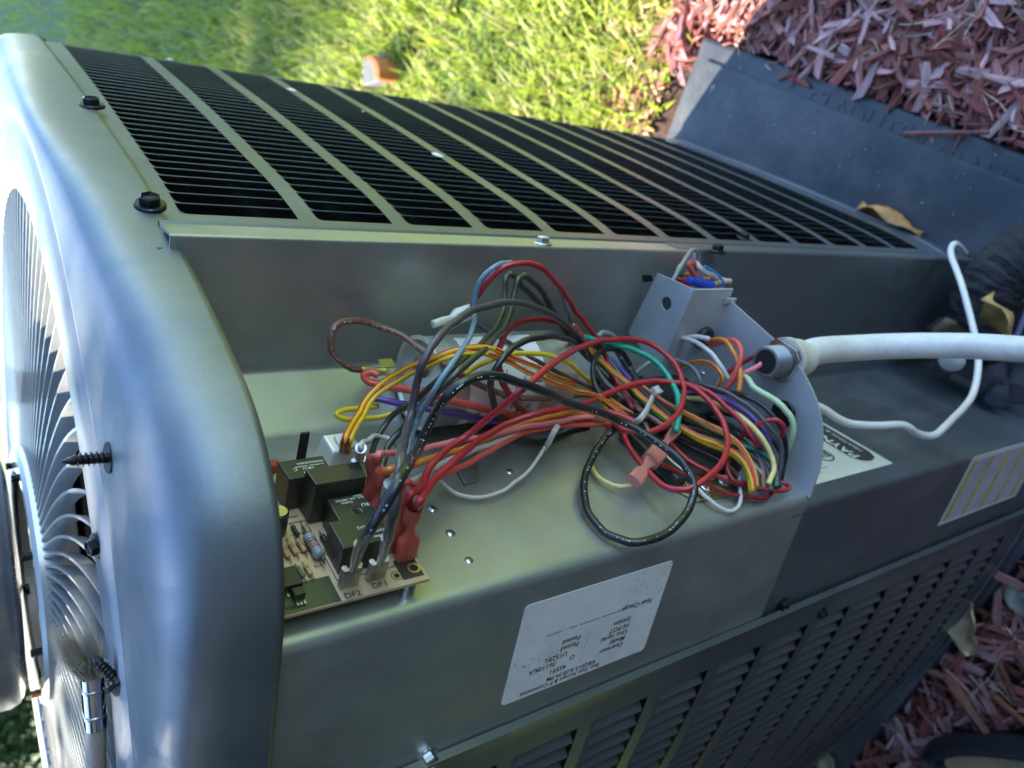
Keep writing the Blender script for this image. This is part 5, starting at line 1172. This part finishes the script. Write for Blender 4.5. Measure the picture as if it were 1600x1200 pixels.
m_ = MB(); ell(m_, a0, dd, Lp, [(0, .85, .9), (.02, 1.0, .95), (.14, .9, .85), (.22, .5, .6), (.28, .5, .6), (.33, .85, .75), (.38, .85, .75)], .0095, .0065); m_.build('tail_sleeve', PINKN, pc, auto=True)
m_ = MB(); ell(m_, a0, dd, Lp, [(.62, .75, .7), (.68, .8, .75), (.72, .45, .5), (.80, .45, .5), (.84, .65, .7), (.98, .72, .75), (1, .7, .7)], .0090, .0065); m_.build('front_sleeve', PINKN, pc, auto=True)
# closed end splice cap with the blue grey and red wires
p = fpt(676, 507, .50); q = fpt(738, 486, .46); sc = empty('splice_cap', 'milky white closed splice cap above the capacitor', 'splice cap'); d = q - p; L = d.length
m_ = MB(); ell(m_, p, d, L, [(0, .40, .45), (.02, .52, .55), (.30, .52, .55), (.42, .42, .45), (.46, .45, .5), (.62, 1, 1), (.97, 1, 1), (1, .92, .9), (.99, .7, .7)], .0088, .0080, e=.75); m_.build('cap_body', WHITEN, sc, auto=True)
# cable ties
TIE = plast('natural nylon tie', (.66, .64, .56), .4, .25)
tie = empty('cable_tie', 'white cable tie with its square head round the wire bundle', 'cable tie', 'white cable ties')
P = [fpt(x, y, o_) for x, y, o_ in [(982, 666, .45), (1000, 655, .72), (1012, 638, .80), (1020, 620, .82)]]
m_ = MB(); m_.tube(spline(P, 6), .0021, 8, True, .35); m_.build('strap', TIE, tie, smooth=True)
h0 = fpt(1025, 611, .84); e1 = (fpt(1042, 606, .84) - h0).normalized(); e2 = (fpt(1024, 598, .84) - h0); e2 = (e2 - e1 * e2.dot(e1)).normalized(); e3 = e1.cross(e2)
m_ = MB(); m_.box(h0 - e1 * .0032 - e2 * .0030 - e3 * .002, e1 * .0062, e2 * .0058, e3 * .0045); m_.build('head', TIE, tie, bev=.0010)
m_ = MB(); m_.tube([h0 + e1 * .003, h0 + e1 * .0075 - e2 * .0015], [.0013, .0004], 8, True, .5); m_.build('cut_tail', TIE, tie)
P = [fpt(x, y, o_) for x, y, o_ in [(850, 704, .12), (858, 690, .35), (866, 674, .50), (872, 664, .55)]]
m_ = MB(); m_.tube(spline(P, 6), .0017, 8, True, .35); t2 = m_.build('cable_tie', TIE, None, smooth=True); tag(t2, 'loose white cable tie end hanging by the orange wire', 'cable tie', 'white cable ties')
# crimped brown wire end beside the capacitor
m_ = MB(); P = [fpt(563, 577, .30), fpt(572, 578, .30), fpt(584, 579, .30), fpt(600, 580, .3)]; m_.tube(P, [.0022, .0026, .0016, .0026], 12); o = m_.build('crimp_sleeve', BRASS, None, auto=True); tag(o, 'brass crimp on the end of the brown wire', 'crimp')
# ------------------------------------------------------------------ insulated pipe, valves and leaves in the lower recess
FOAM = mat('black foam insulation', (.014, .014, .017), .8, bump=1, bscale=260, var=.3, vscale=40)
pts = [fdpt(x, y, f_) for x, y, f_ in [(1512, 560, .78), (1518, 520, .775), (1533, 478, .765), (1560, 434, .755), (1600, 402, .745), (1660, 385, .735), (1760, 380, .72)]]
sp = spline(pts, 10); sp = spline(pts, 40); rr = [.029 * (1 + .07 * noise.noise(Vector((i * .12, 0, 0))) + .03 * noise.noise(Vector((i * .5, 3, 0)))) for i in range(len(sp))]
m_ = MB(); m_.tube(sp, rr, 90); foam = m_.build('insulated_pipe', FOAM, None, smooth=True); tag(foam, 'fat black foam insulated pipe leaving the lower corner', 'pipe')
for v in foam.data.vertices: v.co += Vector((0, 0, 1)) * .0022 * noise.noise(v.co * 110) + Vector((1, 0, 0)) * .0030 * noise.noise(v.co * 70) + Vector((0, 1, 0)) * .0012 * noise.noise(v.co * 260)
val = empty('service_valve', 'dull brass service valve in shadow behind the white conduit', 'valve')
c = fdpt(1472, 522, .77); m_ = MB(); m_.lathe(c, Vector((.1, .7, .5)), [(0, .018), (.010, .018), (.012, .012), (.02, .012)], 6); m_.build('cap_nut', mat('dark brass', (.10, .085, .06), .45, .7), val, auto=True)
c = fdpt(1478, 572, .76); m_ = MB(); m_.lathe(c, Vector((-.3, .6, .8)), [(-.02, .009), (.008, .009), (.012, .012), (.026, .012), (.028, .006)], 16); m_.build('port', mat('dull zinc', (.22, .21, .21), .45, .7), val, auto=True)
val2 = empty('service_valve', 'grey service valve at the right edge below the conduit', 'valve')
for (x, y, r_, f_) in [(1548, 588, .014, .76), (1588, 600, .013, .76), (1560, 610, .010, .75)]:
    c = fdpt(x, y, f_); m_ = MB(); m_.lathe(c, Vector((.5, .2, .8)), [(-.02, r_ * .7), (0, r_), (.016, r_), (.018, r_ * .5)], 14); m_.build('port', mat('dull zinc dark', (.10, .10, .115), .4, .7), val2, auto=True)
pts = [fdpt(x, y, f_) for x, y, f_ in [(1578, 545, .76), (1590, 520, .755), (1600, 495, .75), (1612, 470, .745)]]
m_ = MB(); m_.tube(spline(pts, 6), .0028, 10); o = m_.build('control_cord', mat('lilac grey cord', (.22, .22, .36), .5), None, smooth=True); tag(o, 'thin lilac grey cord at the right edge above the conduit', 'cord')
def leaf(name, c, ux, uy, L, Wd, col, label, curl=.3, seed=1):
    rnd = random.Random(seed); nu, nv = 10, 6; vs = []; ux = Vector(ux).normalized(); uy = Vector(uy); uy = (uy - ux * uy.dot(ux)).normalized(); un = ux.cross(uy)
    for i in range(nu + 1):
        t = i / nu; wd = Wd * (math.sin(math.pi * min(1, t * 1.02)) ** .6) * (1 + .14 * rnd.uniform(-1, 1))
        for j in range(nv + 1):
            s = j / nv - .5; z = curl * Wd * (abs(s) * 2) ** 2 * .5 + .12 * Wd * math.sin(t * 9 + s * 5) + .25 * curl * L * (t - .5) ** 2
            vs.append(Vector(c) + ux * (t - .5) * L + uy * s * wd + un * z)
    fs = [(i * (nv + 1) + j, i * (nv + 1) + j + 1, (i + 1) * (nv + 1) + j + 1, (i + 1) * (nv + 1) + j) for i in range(nu) for j in range(nv)]
    o = mesh(name, vs, fs, mat(label[:20], col, .6, var=.3, vscale=60, bump=.6, bscale=200), None, smooth=True); sm = o.modifiers.new('solid', 'SOLIDIFY'); sm.thickness = .0006
    return tag(o, label, 'leaf')
leaf('dead_leaf', fdpt(1574, 496, .715), (.75, .1, -.5), (.2, .7, .6), .060, .038, (.40, .26, .09), 'crumpled tan leaf caught beside the foam pipe', .5, 2)
pe = hitz(1400, 334, -10.0); leaf('dead_leaf', V(pe) + Z3 * .004, -A3, Vector((-.3, .3, .9)), .085, .034, (.42, .20, .06), 'curled brown leaf standing on the pad against the left panel', .7, 5)
pe = hitz(1517, 962, -10.0); leaf('dead_leaf', V(pe) + Z3 * .012, (.9, .3, .1), (-.3, .9, .2), .075, .046, (.52, .38, .20), 'large pale crumpled leaf on the mulch by the right panel', .6, 9)
pe = hitz(1600, 935, -10.1); leaf('dead_leaf', V(pe) + Z3 * .008, (.6, .6, .1), (-.6, .6, .2), .045, .026, (.32, .30, .22), 'small grey green leaf at the right edge of the mulch', .4, 12)
pe = hitz(1305, 1193, -10.1); leaf('dead_leaf', V(pe) + Z3 * .010, (.8, .5, 0), (-.5, .8, .2), .060, .030, (.42, .38, .2), 'pale yellow leaf at the bottom edge of the picture', .4, 15)
pe = hitz(1165, 52, -10.1); 
# white droppings on the left panel
DROP = mat('white dropping', (.7, .7, .66), .7)
for (x, y) in [(264, 80), (455, 141), (683, 243)]:
    best = None
    for i in range(600):
        s_ = i * .01; p_ = fA(s_)
        r_ = ray(x, y); 
        if r_.y == 0: continue
        k_ = p_.y / r_.y; err = abs(r_.x * k_ - p_.x)
        if k_ > 0 and (best is None or err < best[0]): best = (err, p_, r_.z * k_, s_)
    err, p_, z_, s_ = best
    if -9.8 < z_ < -1:
        t_ = (fA(s_ + .05) - fA(s_)).normalized(); nn = Vector((-t_.y, t_.x)); nn = nn if nn.dot(p_ - CC) > 0 else -nn; n3 = Vector((nn.x, nn.y, 0)); t3 = Vector((t_.x, t_.y, 0)); c = V((p_.x, p_.y, z_)) + n3 * .0006; m_ = MB()
        m_.add([c + t3 * (.006 * math.cos(k * .7) * (1 + .3 * math.sin(k * 2))) + Z3 * (-.0045 * math.sin(k * .7)) for k in range(9)] + [c + n3 * .0014], [(k, (k + 1) % 9, 9) for k in range(9)]); m_.build('dropping', DROP, ac, smooth=True)
# ------------------------------------------------------------------ things lying on the cap
def screw(px, py, z, tipdir, L, label, tilt=None):
    p = V(hitz(px, py, z)); d = Vector(tipdir).normalized(); e = empty('loose_screw', label, 'screw', 'loose black screws on the cap')
    hexscrew(e, p, -d, .0046, BLKSTEEL, 'head'); m = MB(); prof = [(0, .0022)]
    pts = []; turns = 7; N = turns * 10; u = d.orthogonal().normalized(); v = d.cross(u)
    prof += [(L * .78, .0019), (L * .98, .0003)]; m.lathe(p, d, prof, 12)
    vs = []; 
    for i in range(N + 1):
        t = i / N; th = t * turns * 2 * math.pi; rb = .0019 * (1 if t < .72 else max(.1, 1 - (t - .72) / .27)); e_ = u * math.cos(th) + v * math.sin(th); c = p + d * (.002 + t * (L - .004))
        vs += [c - d * .0005 + e_ * rb * .9, c + e_ * rb * 1.7, c + d * .0005 + e_ * rb * .9]
    m.add(vs, [(3 * i + k, 3 * i + k + 1, 3 * i + k + 4, 3 * i + k + 3) for i in range(N) for k in range(2)]); m.build('shank', BLKSTEEL, e)
screw(171, 715, -.55, (-.05, .10, 1), .018, 'black screw standing on its head with the point up', None)
screw(184, 1065, -.545, (-.82, -.35, .52), .017, 'dark screw leaning on the cap edge near the brush')
p = V(hitz(151, 853, -.53)); o = hexscrew(None, p, Vector((.1, .25, 1)), .0042, BLKSTEEL, 'hex_bolt', .9, 1.5); tag(o, 'dark hex bolt on the rim of the fan opening', 'bolt')
# brush
br = empty('paint_brush', 'old paint brush with pale bristles lying across the fan guard', 'paint brush')
zb_ = -.475
f0 = V(hitz(143, 1052, zb_)); f1 = V(hitz(149, 1132, zb_)); d = (f1 - f0).normalized(); sd = Z3.cross(d).normalized()
wdf = (V(hitz(161, 1090, zb_)) - V(hitz(127, 1090, zb_))).length * .5
def obox(m, c0_, c1_, w0, t0, w1, t1, N=20):
    vs = []
    for c_, w__, tt_ in ((c0_, w0, t0), (c0_.lerp(c1_, .5), (w0 + w1) / 2, (t0 + t1) / 2), (c1_, w1, t1)):
        for k in range(N):
            th = 2 * math.pi * k / N; cc, ss = math.cos(th), math.sin(th); vs.append(c_ + sd * math.copysign(abs(cc) ** .7, cc) * w__ + Z3 * math.copysign(abs(ss) ** .7, ss) * tt_)
    m.add(vs, [(i * N + k, i * N + (k + 1) % N, (i + 1) * N + (k + 1) % N, (i + 1) * N + k) for i in range(2) for k in range(N)] + [tuple(range(N - 1, -1, -1)), tuple(2 * N + k for k in range(N))])
m_ = MB(); obox(m_, f0, f1, .0085, .0052, .0080, .0050); m_.build('ferrule', mat('chromed ferrule', (.75, .75, .72), .12, 1, warp=.0005), br, auto=True)
m_ = MB()
for t in (.25, .75): c_ = f0.lerp(f1, t); obox(m_, c_ - d * .0006, c_ + d * .0006, .0089, .0055, .0089, .0055)
m_.build('ferrule_bead', STEEL, br, auto=True)
f2 = V(hitz(152, 1240, zb_)); m_ = MB(); obox(m_, f1 - d * .001, f2, .0078, .0045, .0070, .0042); m_.build('handle', mat('bare worn wood handle', (.42, .34, .26), .7, var=.2, vscale=60, bump=.3, bscale=200), br, auto=True)
VS = []; FS = []; CS = []
rnd = random.Random(4)
tipc = V(hitz(112, 985, -.43)); dt = (tipc - f0)
for i in range(4200):
    s_ = rnd.uniform(-1, 1); q_ = rnd.uniform(-1, 1); b0_ = f0 + sd * s_ * .0078 + Z3 * q_ * .0042
    spread = s_ * .019 + rnd.gauss(0, .003); up_ = q_ * .006 + rnd.gauss(0, .002); LL = rnd.uniform(.75, 1.08)
    e1_ = b0_ + (dt * .5 * LL) + sd * spread * .35 + Z3 * up_ * .5; e2_ = b0_ + dt * LL + sd * spread + Z3 * up_ + Vector((rnd.gauss(0, .003), rnd.gauss(0, .003), 0))
    wv = sd * .00024; o_ = len(VS); VS += [b0_ - wv, b0_ + wv, e1_ - wv, e1_ + wv, e2_]; FS += [(o_, o_ + 1, o_ + 3, o_ + 2), (o_ + 2, o_ + 3, o_ + 4)]
    c_ = rnd.choice([(.42, .36, .27), (.55, .48, .38), (.30, .24, .17), (.68, .62, .52)]); CS += [(*c_, 1)] * 5
me = bpy.data.meshes.new('bristles'); me.from_pydata([tuple(v) for v in VS], [], FS); at = me.color_attributes.new('tint', 'FLOAT_COLOR', 'POINT'); at.data.foreach_set('color', np.array(CS).ravel()); me.materials.append(vcol_mat('bristle hair', .5)); link('bristles', me, None, br)
# ------------------------------------------------------------------ shoe at the lower right corner
sh = empty('shoe', 'black shoe tip with tan insole at the bottom right on the mulch', 'shoe')
sc0 = hitz(1472, 1190, -9.75); sc0 = V(sc0); sx = Vector((.75, .66, 0)).normalized(); sy = Vector((-.66, .75, 0)).normalized()
# keep the long axis away from the unit
sx = (V(hitz(1700, 1250, -9.75)) - sc0).normalized(); sy = Z3.cross(sx).normalized()
def shoe_ring(t0, wd, ln, z, N=36, back=.0):
    out = []
    for k in range(N):
        th = 2 * math.pi * k / N; c, s_ = math.cos(th), math.sin(th); x = -c * ln * .5 + back; w__ = wd * (1 - .12 * c)
        out.append(sc0 + sx * (x + ln_c) + sy * s_ * w__ * .5 + Z3 * z)
    return out
ln_c = .115
rg = [shoe_ring(0, .088, .270, -.035), shoe_ring(0, .096, .282, -.028), shoe_ring(0, .096, .282, -.008), shoe_ring(0, .092, .272, .006), shoe_ring(0, .082, .255, .016), shoe_ring(0, .068, .235, .019), shoe_ring(0, .062, .225, .014), shoe_ring(0, .060, .222, .002)]
vs = [p for r_ in rg for p in r_]; N = 36; fs = [(i * N + k, i * N + (k + 1) % N, (i + 1) * N + (k + 1) % N, (i + 1) * N + k) for i in range(len(rg) - 1) for k in range(N)] + [tuple(range(N - 1, -1, -1))]
mesh('upper', vs, fs, mat('black rubber clog', (.018, .019, .024), .4), sh, smooth=True)
m_ = MB(); r_ = shoe_ring(0, .0605, .224, .003); m_.add(r_, [tuple(range(N))]); m_.build('insole', mat('tan insole', (.50, .34, .17), .8, var=.15, vscale=40), sh)
# ------------------------------------------------------------------ the person wearing the shoe stands beyond the right edge
per = empty('person', 'person in dark clothes and black clogs standing beside the right panel, only the shoe tip in view', 'person')
per['label'] = 'person in dark trousers, of whom the photo shows only the black shoe tip'
sh.parent = per; 
del sh['label']; del sh['category']
def skinbody(name, nodes, edges, mater, parent, sub=2):
    me = bpy.data.meshes.new(name); me.from_pydata([tuple(n[0]) for n in nodes], edges, []); o = bpy.data.objects.new(name, me); COL.objects.link(o); o.parent = parent
    md = o.modifiers.new('skin', 'SKIN'); 
    if not me.skin_vertices: me.attributes  # layer is made by the modifier
    bm = bmesh.new(); bm.from_mesh(me); ly = bm.verts.layers.skin.verify(); bm.verts.ensure_lookup_table()
    for k, nd in enumerate(nodes): bm.verts[k][ly].radius = nd[1]; bm.verts[k][ly].use_root = (k == 0)
    bm.to_mesh(me); bm.free(); md.use_smooth_shade = True; sb = o.modifiers.new('sub', 'SUBSURF'); sb.levels = sub; sb.render_levels = sub; me.materials.append(mater); return o
ax = sx.copy(); ay = sy.copy()           # heel to toe direction is -ax
ank = Vector((sc0.x, sc0.y, 0)) + ax * .20
def pp_(f, s_, z): return ank + ax * f + ay * s_ + Z3 * z
sgn = 1 if (pp_(0, .2, 0) - V((2, -8, -10))).length > (pp_(0, -.2, 0) - V((2, -8, -10))).length else -1
o2 = sgn * .20; mid_ = sgn * .10
TRO = mat('dark navy trousers', (.018, .020, .030), .85, bump=.3, bscale=200); JAC = mat('dark charcoal shirt', (.03, .032, .04), .85, bump=.3, bscale=150); SKIN = mat('skin', (.50, .30, .22), .5, sss=.1); HAIR = mat('dark hair', (.03, .02, .015), .7)
legs = [(pp_(.06, mid_, .93), (.15, .12)), (pp_(.06, 0, .86), (.10, .10)), (pp_(.02, 0, .49), (.065, .065)), (pp_(.01, 0, .14), (.048, .048)), (pp_(.06, o2, .86), (.10, .10)), (pp_(.03, o2, .49), (.065, .065)), (pp_(.02, o2, .14), (.048, .048)), (pp_(.06, mid_, 1.02), (.15, .11))]
skinbody('trousers', legs, [(0, 1), (1, 2), (2, 3), (0, 4), (4, 5), (5, 6), (0, 7)], TRO, per)
tor = [(pp_(.06, mid_, 1.05), (.16, .115)), (pp_(.05, mid_, 1.22), (.15, .11)), (pp_(.04, mid_, 1.38), (.17, .12)), (pp_(.04, mid_, 1.47), (.08, .08)), (pp_(.03, mid_ - .19, 1.41), (.065, .065)), (pp_(.0, mid_ - .24, 1.15), (.05, .05)), (pp_(-.16, mid_ - .26, 1.04), (.04, .04)),
       (pp_(.03, mid_ + .19, 1.41), (.065, .065)), (pp_(.0, mid_ + .24, 1.15), (.05, .05)), (pp_(-.14, mid_ + .24, 1.02), (.04, .04))]
skinbody('shirt', tor, [(0, 1), (1, 2), (2, 3), (2, 4), (4, 5), (5, 6), (2, 7), (7, 8), (8, 9)], JAC, per)
bod = [(pp_(.03, mid_, 1.45), (.055, .055)), (pp_(.02, mid_, 1.54), (.055, .06)), (pp_(.0, mid_, 1.60), (.085, .09)), (pp_(.0, mid_, 1.70), (.08, .09))]
skinbody('body', bod, [(0, 1), (1, 2), (2, 3)], SKIN, per)
for s2 in (-1, 1):
    w0 = pp_(-.15, mid_ + s2 * .25, 1.03); m_ = MB(); m_.tube([w0, w0 - ax * .05, w0 - ax * .10], [.026, .036, .036], 12, True, .5)
    for k in range(4): b0_ = w0 - ax * .10 + Z3 * (.026 - .017 * k); m_.tube([b0_, b0_ - ax * (.035 + .005 * (k in (1, 2))), b0_ - ax * .055 - ay * s2 * .02, b0_ - ax * .050 - ay * s2 * .04], [.009, .0085, .008, .006], 8)
    b0_ = w0 - ax * .03 + Z3 * .03; m_.tube([b0_, b0_ - ax * .03 + Z3 * .02, b0_ - ax * .055 + Z3 * .022], [.011, .010, .007], 8); m_.build('hand', SKIN, per, smooth=True)
m_ = MB(); m_.lathe(pp_(.015, mid_, 1.635), Z3, [(-.05, .088), (0, .096), (.06, .095), (.10, .075), (.125, .03)], 24, False); m_.build('hair', HAIR, per, smooth=True)
m_ = MB(); hc = pp_(-.085, mid_, 1.63); m_.lathe(hc - Z3 * .015, -ax, [(0, .014), (.018, .008)], 8); m_.build('nose', SKIN, per, smooth=True)
for s2 in (-1, 1): m_ = MB(); m_.lathe(pp_(-.082, mid_ + s2 * .032, 1.645), -ax, [(0, .012), (.005, .009), (.008, .002)], 10); m_.build('eye', mat('eye white', (.6, .6, .6), .2) if s2 < 0 else bpy.data.materials['eye white'], per)
sh2 = bpy.data.objects.new('shoe', None); COL.objects.link(sh2); sh2.parent = per; sh2.location = ay * o2
for c_ in list(sh.children): d_ = c_.copy(); COL.objects.link(d_); d_.parent = sh2
# ------------------------------------------------------------------ grate with orange cover on the lawn
gb = empty('garden_tool', 'small grey slatted grate with an orange cover lying in the lawn', 'garden tool')
c = V(hitz(580, 104, GZ + .9)); ex = (V(hitz(580, 126, GZ + .9)) - c).normalized(); ey = (V(hitz(600, 106, GZ + .9)) - c).normalized(); ey = (ey - ex * ey.dot(ex)).normalized()
Lx = (V(hitz(580, 126, GZ + .9)) - c).length * 1.0; Ly = (V(hitz(600, 106, GZ + .9)) - c).length * .8
m_ = MB(); m_.box(c - ex * Lx * .9 - ey * Ly * 1.3 - Z3 * .05, ex * Lx * 1.9, ey * Ly * 1.6, Z3 * .035); m_.build('body', mat('grey plastic', (.12, .12, .15), .5), gb, bev=.004)
for k in range(8):
    m_ = MB(); m_.box(c - ex * Lx * .6 + ey * Ly * (-1.1 + .17 * k) - Z3 * .014, ex * Lx * 1.45, ey * Ly * .045, Z3 * .006); m_.build('bar', mat('pale bar', (.35, .35, .33), .5) if k == 0 else bpy.data.materials['pale bar'], gb)
m_ = MB(); pp = [c + ex * Lx * a_ + ey * Ly * b_ - Z3 * .05 for a_, b_ in [(-.9, -.35), (-.75, .2), (-.1, .75), (.5, .95), (1.1, .9), (1.1, .45), (.5, .45), (-.05, .2), (-.6, -.3)]]; m_.prism(pp, Z3 * .055); m_.build('cover', mat('orange plastic', (.34, .10, .02), .6), gb, bev=.004)
# ------------------------------------------------------------------ stray chip on the pad and specks
random.seed(21)
m_ = MB()
for k in range(40):
    b_ = random.uniform(PB0 + .05, PB0 + .95); a_ = random.uniform(2, 9); x, y = ab(a_, b_); c = V((x, y, -10.055 if b_ < PB0 + .3 else -10.018)); r_ = random.uniform(.0006, .0022); m_.box(c, (r_, r_ * .3, 0), (-r_ * .2, r_ * .8, 0), (0, 0, r_ * .5))
o = m_.build('pad_crumbs', mat('pale crumbs', (.3, .3, .28), .8), None); tag(o, 'pale crumbs of grit scattered on the black pad', 'grit', kind='stuff')
def stick(p0_, p1_, wd, col, label):
    p0_, p1_ = Vector(p0_), Vector(p1_); m = MB(); m.tube([p0_, p0_.lerp(p1_, .3) + Z3 * .001, p0_.lerp(p1_, .7), p1_], [wd, wd * 1.1, wd * .9, wd * .7], 7, True, .6); o = m.build('bark_stick', mat(label[:18], col, .75, var=.3, vscale=90, bump=.8, bscale=300), None); return tag(o, label, 'stick')
stick(V(hitz(1413, 210, -9.93)), V(hitz(1545, 207, -9.85)), .0035, (.24, .09, .08), 'long red bark stick lying over the edge of the black pad')
stick(V(hitz(1480, 1058, -9.9)), V(hitz(1545, 1150, -9.9)), .006, (.16, .06, .035), 'thick brown bark splinter on the mulch above the shoe')
stick(V(hitz(1555, 1090, -9.9)), V(hitz(1625, 1150, -9.9)), .006, (.17, .055, .03), 'second thick bark splinter at the right of the shoe')
# embossed lettering on the pad
its = []
for s, x, y in [('CLADLITE', 1255, 165), ('ULTRALITE', 1395, 232), ('PADS', 1545, 325)]:
    hh = hitz(x, y, -10.06); its.append((s, .034, V(hh) + Z3 * .0002, -A3, B3 * -1 * -1 * -1, {}))
bm = bmesh.new()
for s, sz, o_, r_, u_, k_ in its:
    me = text(s, sz, o_, r_, Z3.cross(r_), padm, off=0); 
    bm.from_mesh(me); bpy.data.meshes.remove(me)
g_ = bmesh.ops.extrude_face_region(bm, geom=bm.faces[:]); bmesh.ops.translate(bm, verts=[v for v in g_['geom'] if isinstance(v, bmesh.types.BMVert)], vec=(0, 0, .0008))
me = bpy.data.meshes.new('embossed_lettering'); bm.to_mesh(me); bm.free(); me.materials.append(padm); link('embossed_lettering', me, None, pad)
# ------------------------------------------------------------------ unseen trees and shrubs added for shade and dark reflections
bark = mat('tree bark', (.08, .06, .04), .9, bump=1, bscale=20); leafm = vcol_mat('tree leaves', .6)
rnd = random.Random(11)
def crown_mesh(seed, n=14000, Rr=3.4, Hh=6.5):
    rn = np.random.RandomState(seed); ncl = 60; cl = rn.normal(size=(ncl, 3)); cl /= np.linalg.norm(cl, axis=1)[:, None]; cl *= (rn.rand(ncl, 1) ** .4) * np.array([[Rr, Rr, Hh * .5]])
    VS = []; FS = []; CS = []
    for i in range(n):
        c = cl[rn.randint(ncl)] + rn.normal(size=3) * np.array([.75, .75, .7]); a_ = rn.normal(size=3); a_ /= np.linalg.norm(a_); b_ = np.cross(a_, rn.normal(size=3)); b_ /= np.linalg.norm(b_); s = rn.uniform(.10, .20)
        o_ = len(VS); VS += [tuple(c - a_ * s), tuple(c + b_ * s * .5), tuple(c + a_ * s), tuple(c - b_ * s * .5)]; FS.append((o_, o_ + 1, o_ + 2, o_ + 3)); q = rn.uniform(.6, 1.4); CS += [(.045 * q, .085 * q, .02 * q, 1)] * 4
    me = bpy.data.meshes.new('crown'); me.from_pydata(VS, [], FS); at = me.color_attributes.new('tint', 'FLOAT_COLOR', 'POINT'); at.data.foreach_set('color', np.array(CS).ravel()); me.materials.append(leafm); return me
crm = crown_mesh(5)
TREES = [(0, -215), (30, -210), (62, -205), (92, -196), (120, -204), (150, -200), (182, -208), (215, -212), (135, -245), (178, -250)]
for i, (x, y) in enumerate(TREES):
    lab_ = ['outermost left added shade tree at the back of the lawn', 'added tree just right of the outermost left one', 'third added tree from the far left end of the shade row', 'fourth added shade tree from the far left end', 'fifth added shade tree from the far left end', 'sixth added shade tree from the far left end', 'seventh added shade tree from the far left end', 'rightmost added shade tree at the back of the lawn', 'left added tree of the rear pair', 'right added tree of the rear pair'][i]
    e = empty('added_shade_tree', lab_, 'tree', 'unseen trees added to shade the lawn'); e.location = (x * S, y * S, 0)
    m_ = MB(); m_.tube([(0, 0, -.1), (.05, 0, 2), (.0, .1, 5), (0, 0, 9)], [.32, .24, .18, .06], 10); m_.v = [(a_ * 1.4, b_ * 1.4, c_ * 1.6) for a_, b_, c_ in m_.v]; m_.build('trunk', bark, e)
    co = link('crown', crm, None, e); co.location = (0, 0, 8.4); co.rotation_euler = (0, 0, i * 1.3); co.scale = (1.2, 1.2, 1.14)

for i, (x, y) in enumerate([(68, -22), (74, 0), (72, 24), (60, 46), (45, -185), (76, -188), (106, -182)]):  # unseen evergreens added to darken reflections and hide bright distant ground
    e = empty('added_evergreen', ['first added bushy evergreen along the right side of the yard', 'second added bushy evergreen along the right side of the yard', 'third added bushy evergreen along the right side of the yard', 'last added bushy evergreen along the right side of the yard', 'left added bushy evergreen below the shade trees', 'middle added bushy evergreen below the shade trees', 'right added bushy evergreen below the shade trees'][i], 'tree', 'unseen evergreens added for darker surroundings'); e.location = (x * S, y * S, 0)
    m_ = MB(); m_.tube([(0, 0, -.1), (.03, 0, 1.5), (.0, .05, 4)], [.16, .12, .05], 10); m_.build('trunk', bark, e)
    co = link('crown', crm, None, e); co.location = (0, 0, 3.6); co.rotation_euler = (0, 0, 2 + i * 1.7); co.scale = (.62, .62, .85)

for i, (a_, b_) in enumerate([(-7.2, 15.2), (-3.4, 14.8), (.2, 15.3), (3.6, 15.0)]):  # unseen shrubs added to shade the mulch and darken the panel reflections
    x, y = ab(a_, b_); e = empty('added_shade_shrub', 'unseen dark round shrub added to shade the right end of the unit, ' + ['nearest the added wall', 'second from the added wall', 'third from the added wall', 'farthest from the added wall'][i], 'shrub', 'unseen shrubs added beside the unit for shade'); e.location = (x * S, y * S, 0)
    m_ = MB(); m_.tube([(0, 0, -.02), (.01, 0, .3), (.0, .01, .7)], [.03, .022, .01], 8); m_.build('stem', bark, e)
    co = link('crown', crm, None, e); co.location = (0, 0, .68); co.rotation_euler = (0, 0, 1 + i * 1.7); co.scale = (.095, .095, .155)

e = empty('cap_shade_tree', 'unseen small round headed tree added to shade the right part of the cap', 'tree'); tx, ty = 20.5, -21.5; e.location = (tx * S, ty * S, 0)  # unseen tree added to throw shade on the near right of the cap
m_ = MB(); m_.tube([(0, 0, -.05), (.03, .01, .9), (-.01, .02, 1.9), (0, 0, 2.7)], [.045, .036, .03, .012], 10); m_.build('trunk', bark, e)
co = link('crown', crm, None, e); co.location = (0, 0, 2.62); co.rotation_euler = (0, 0, .7); co.scale = (.135, .135, .15)

for i, x in enumerate([40, 62, 84, 106]):  # dark shrubs added so the sunlit far lawn does not show
    e = empty('lawn_cover_shrub', ['first', 'second', 'third', 'fourth'][i] + ' low dark shrub from the left, added to cover the bright far lawn', 'shrub', 'low shrubs added to cover the bright far lawn'); e.location = (x * S, (-172 - 3 * (i % 2)) * S, 0)
    m_ = MB(); m_.tube([(0, 0, -.05), (.02, 0, .5), (.0, .02, 1.2)], [.06, .04, .02], 8); m_.build('stem', bark, e)
    co = link('crown', crm, None, e); co.location = (0, 0, .75); co.rotation_euler = (0, 0, 1 + i * 1.7); co.scale = (.30, .30, .22)
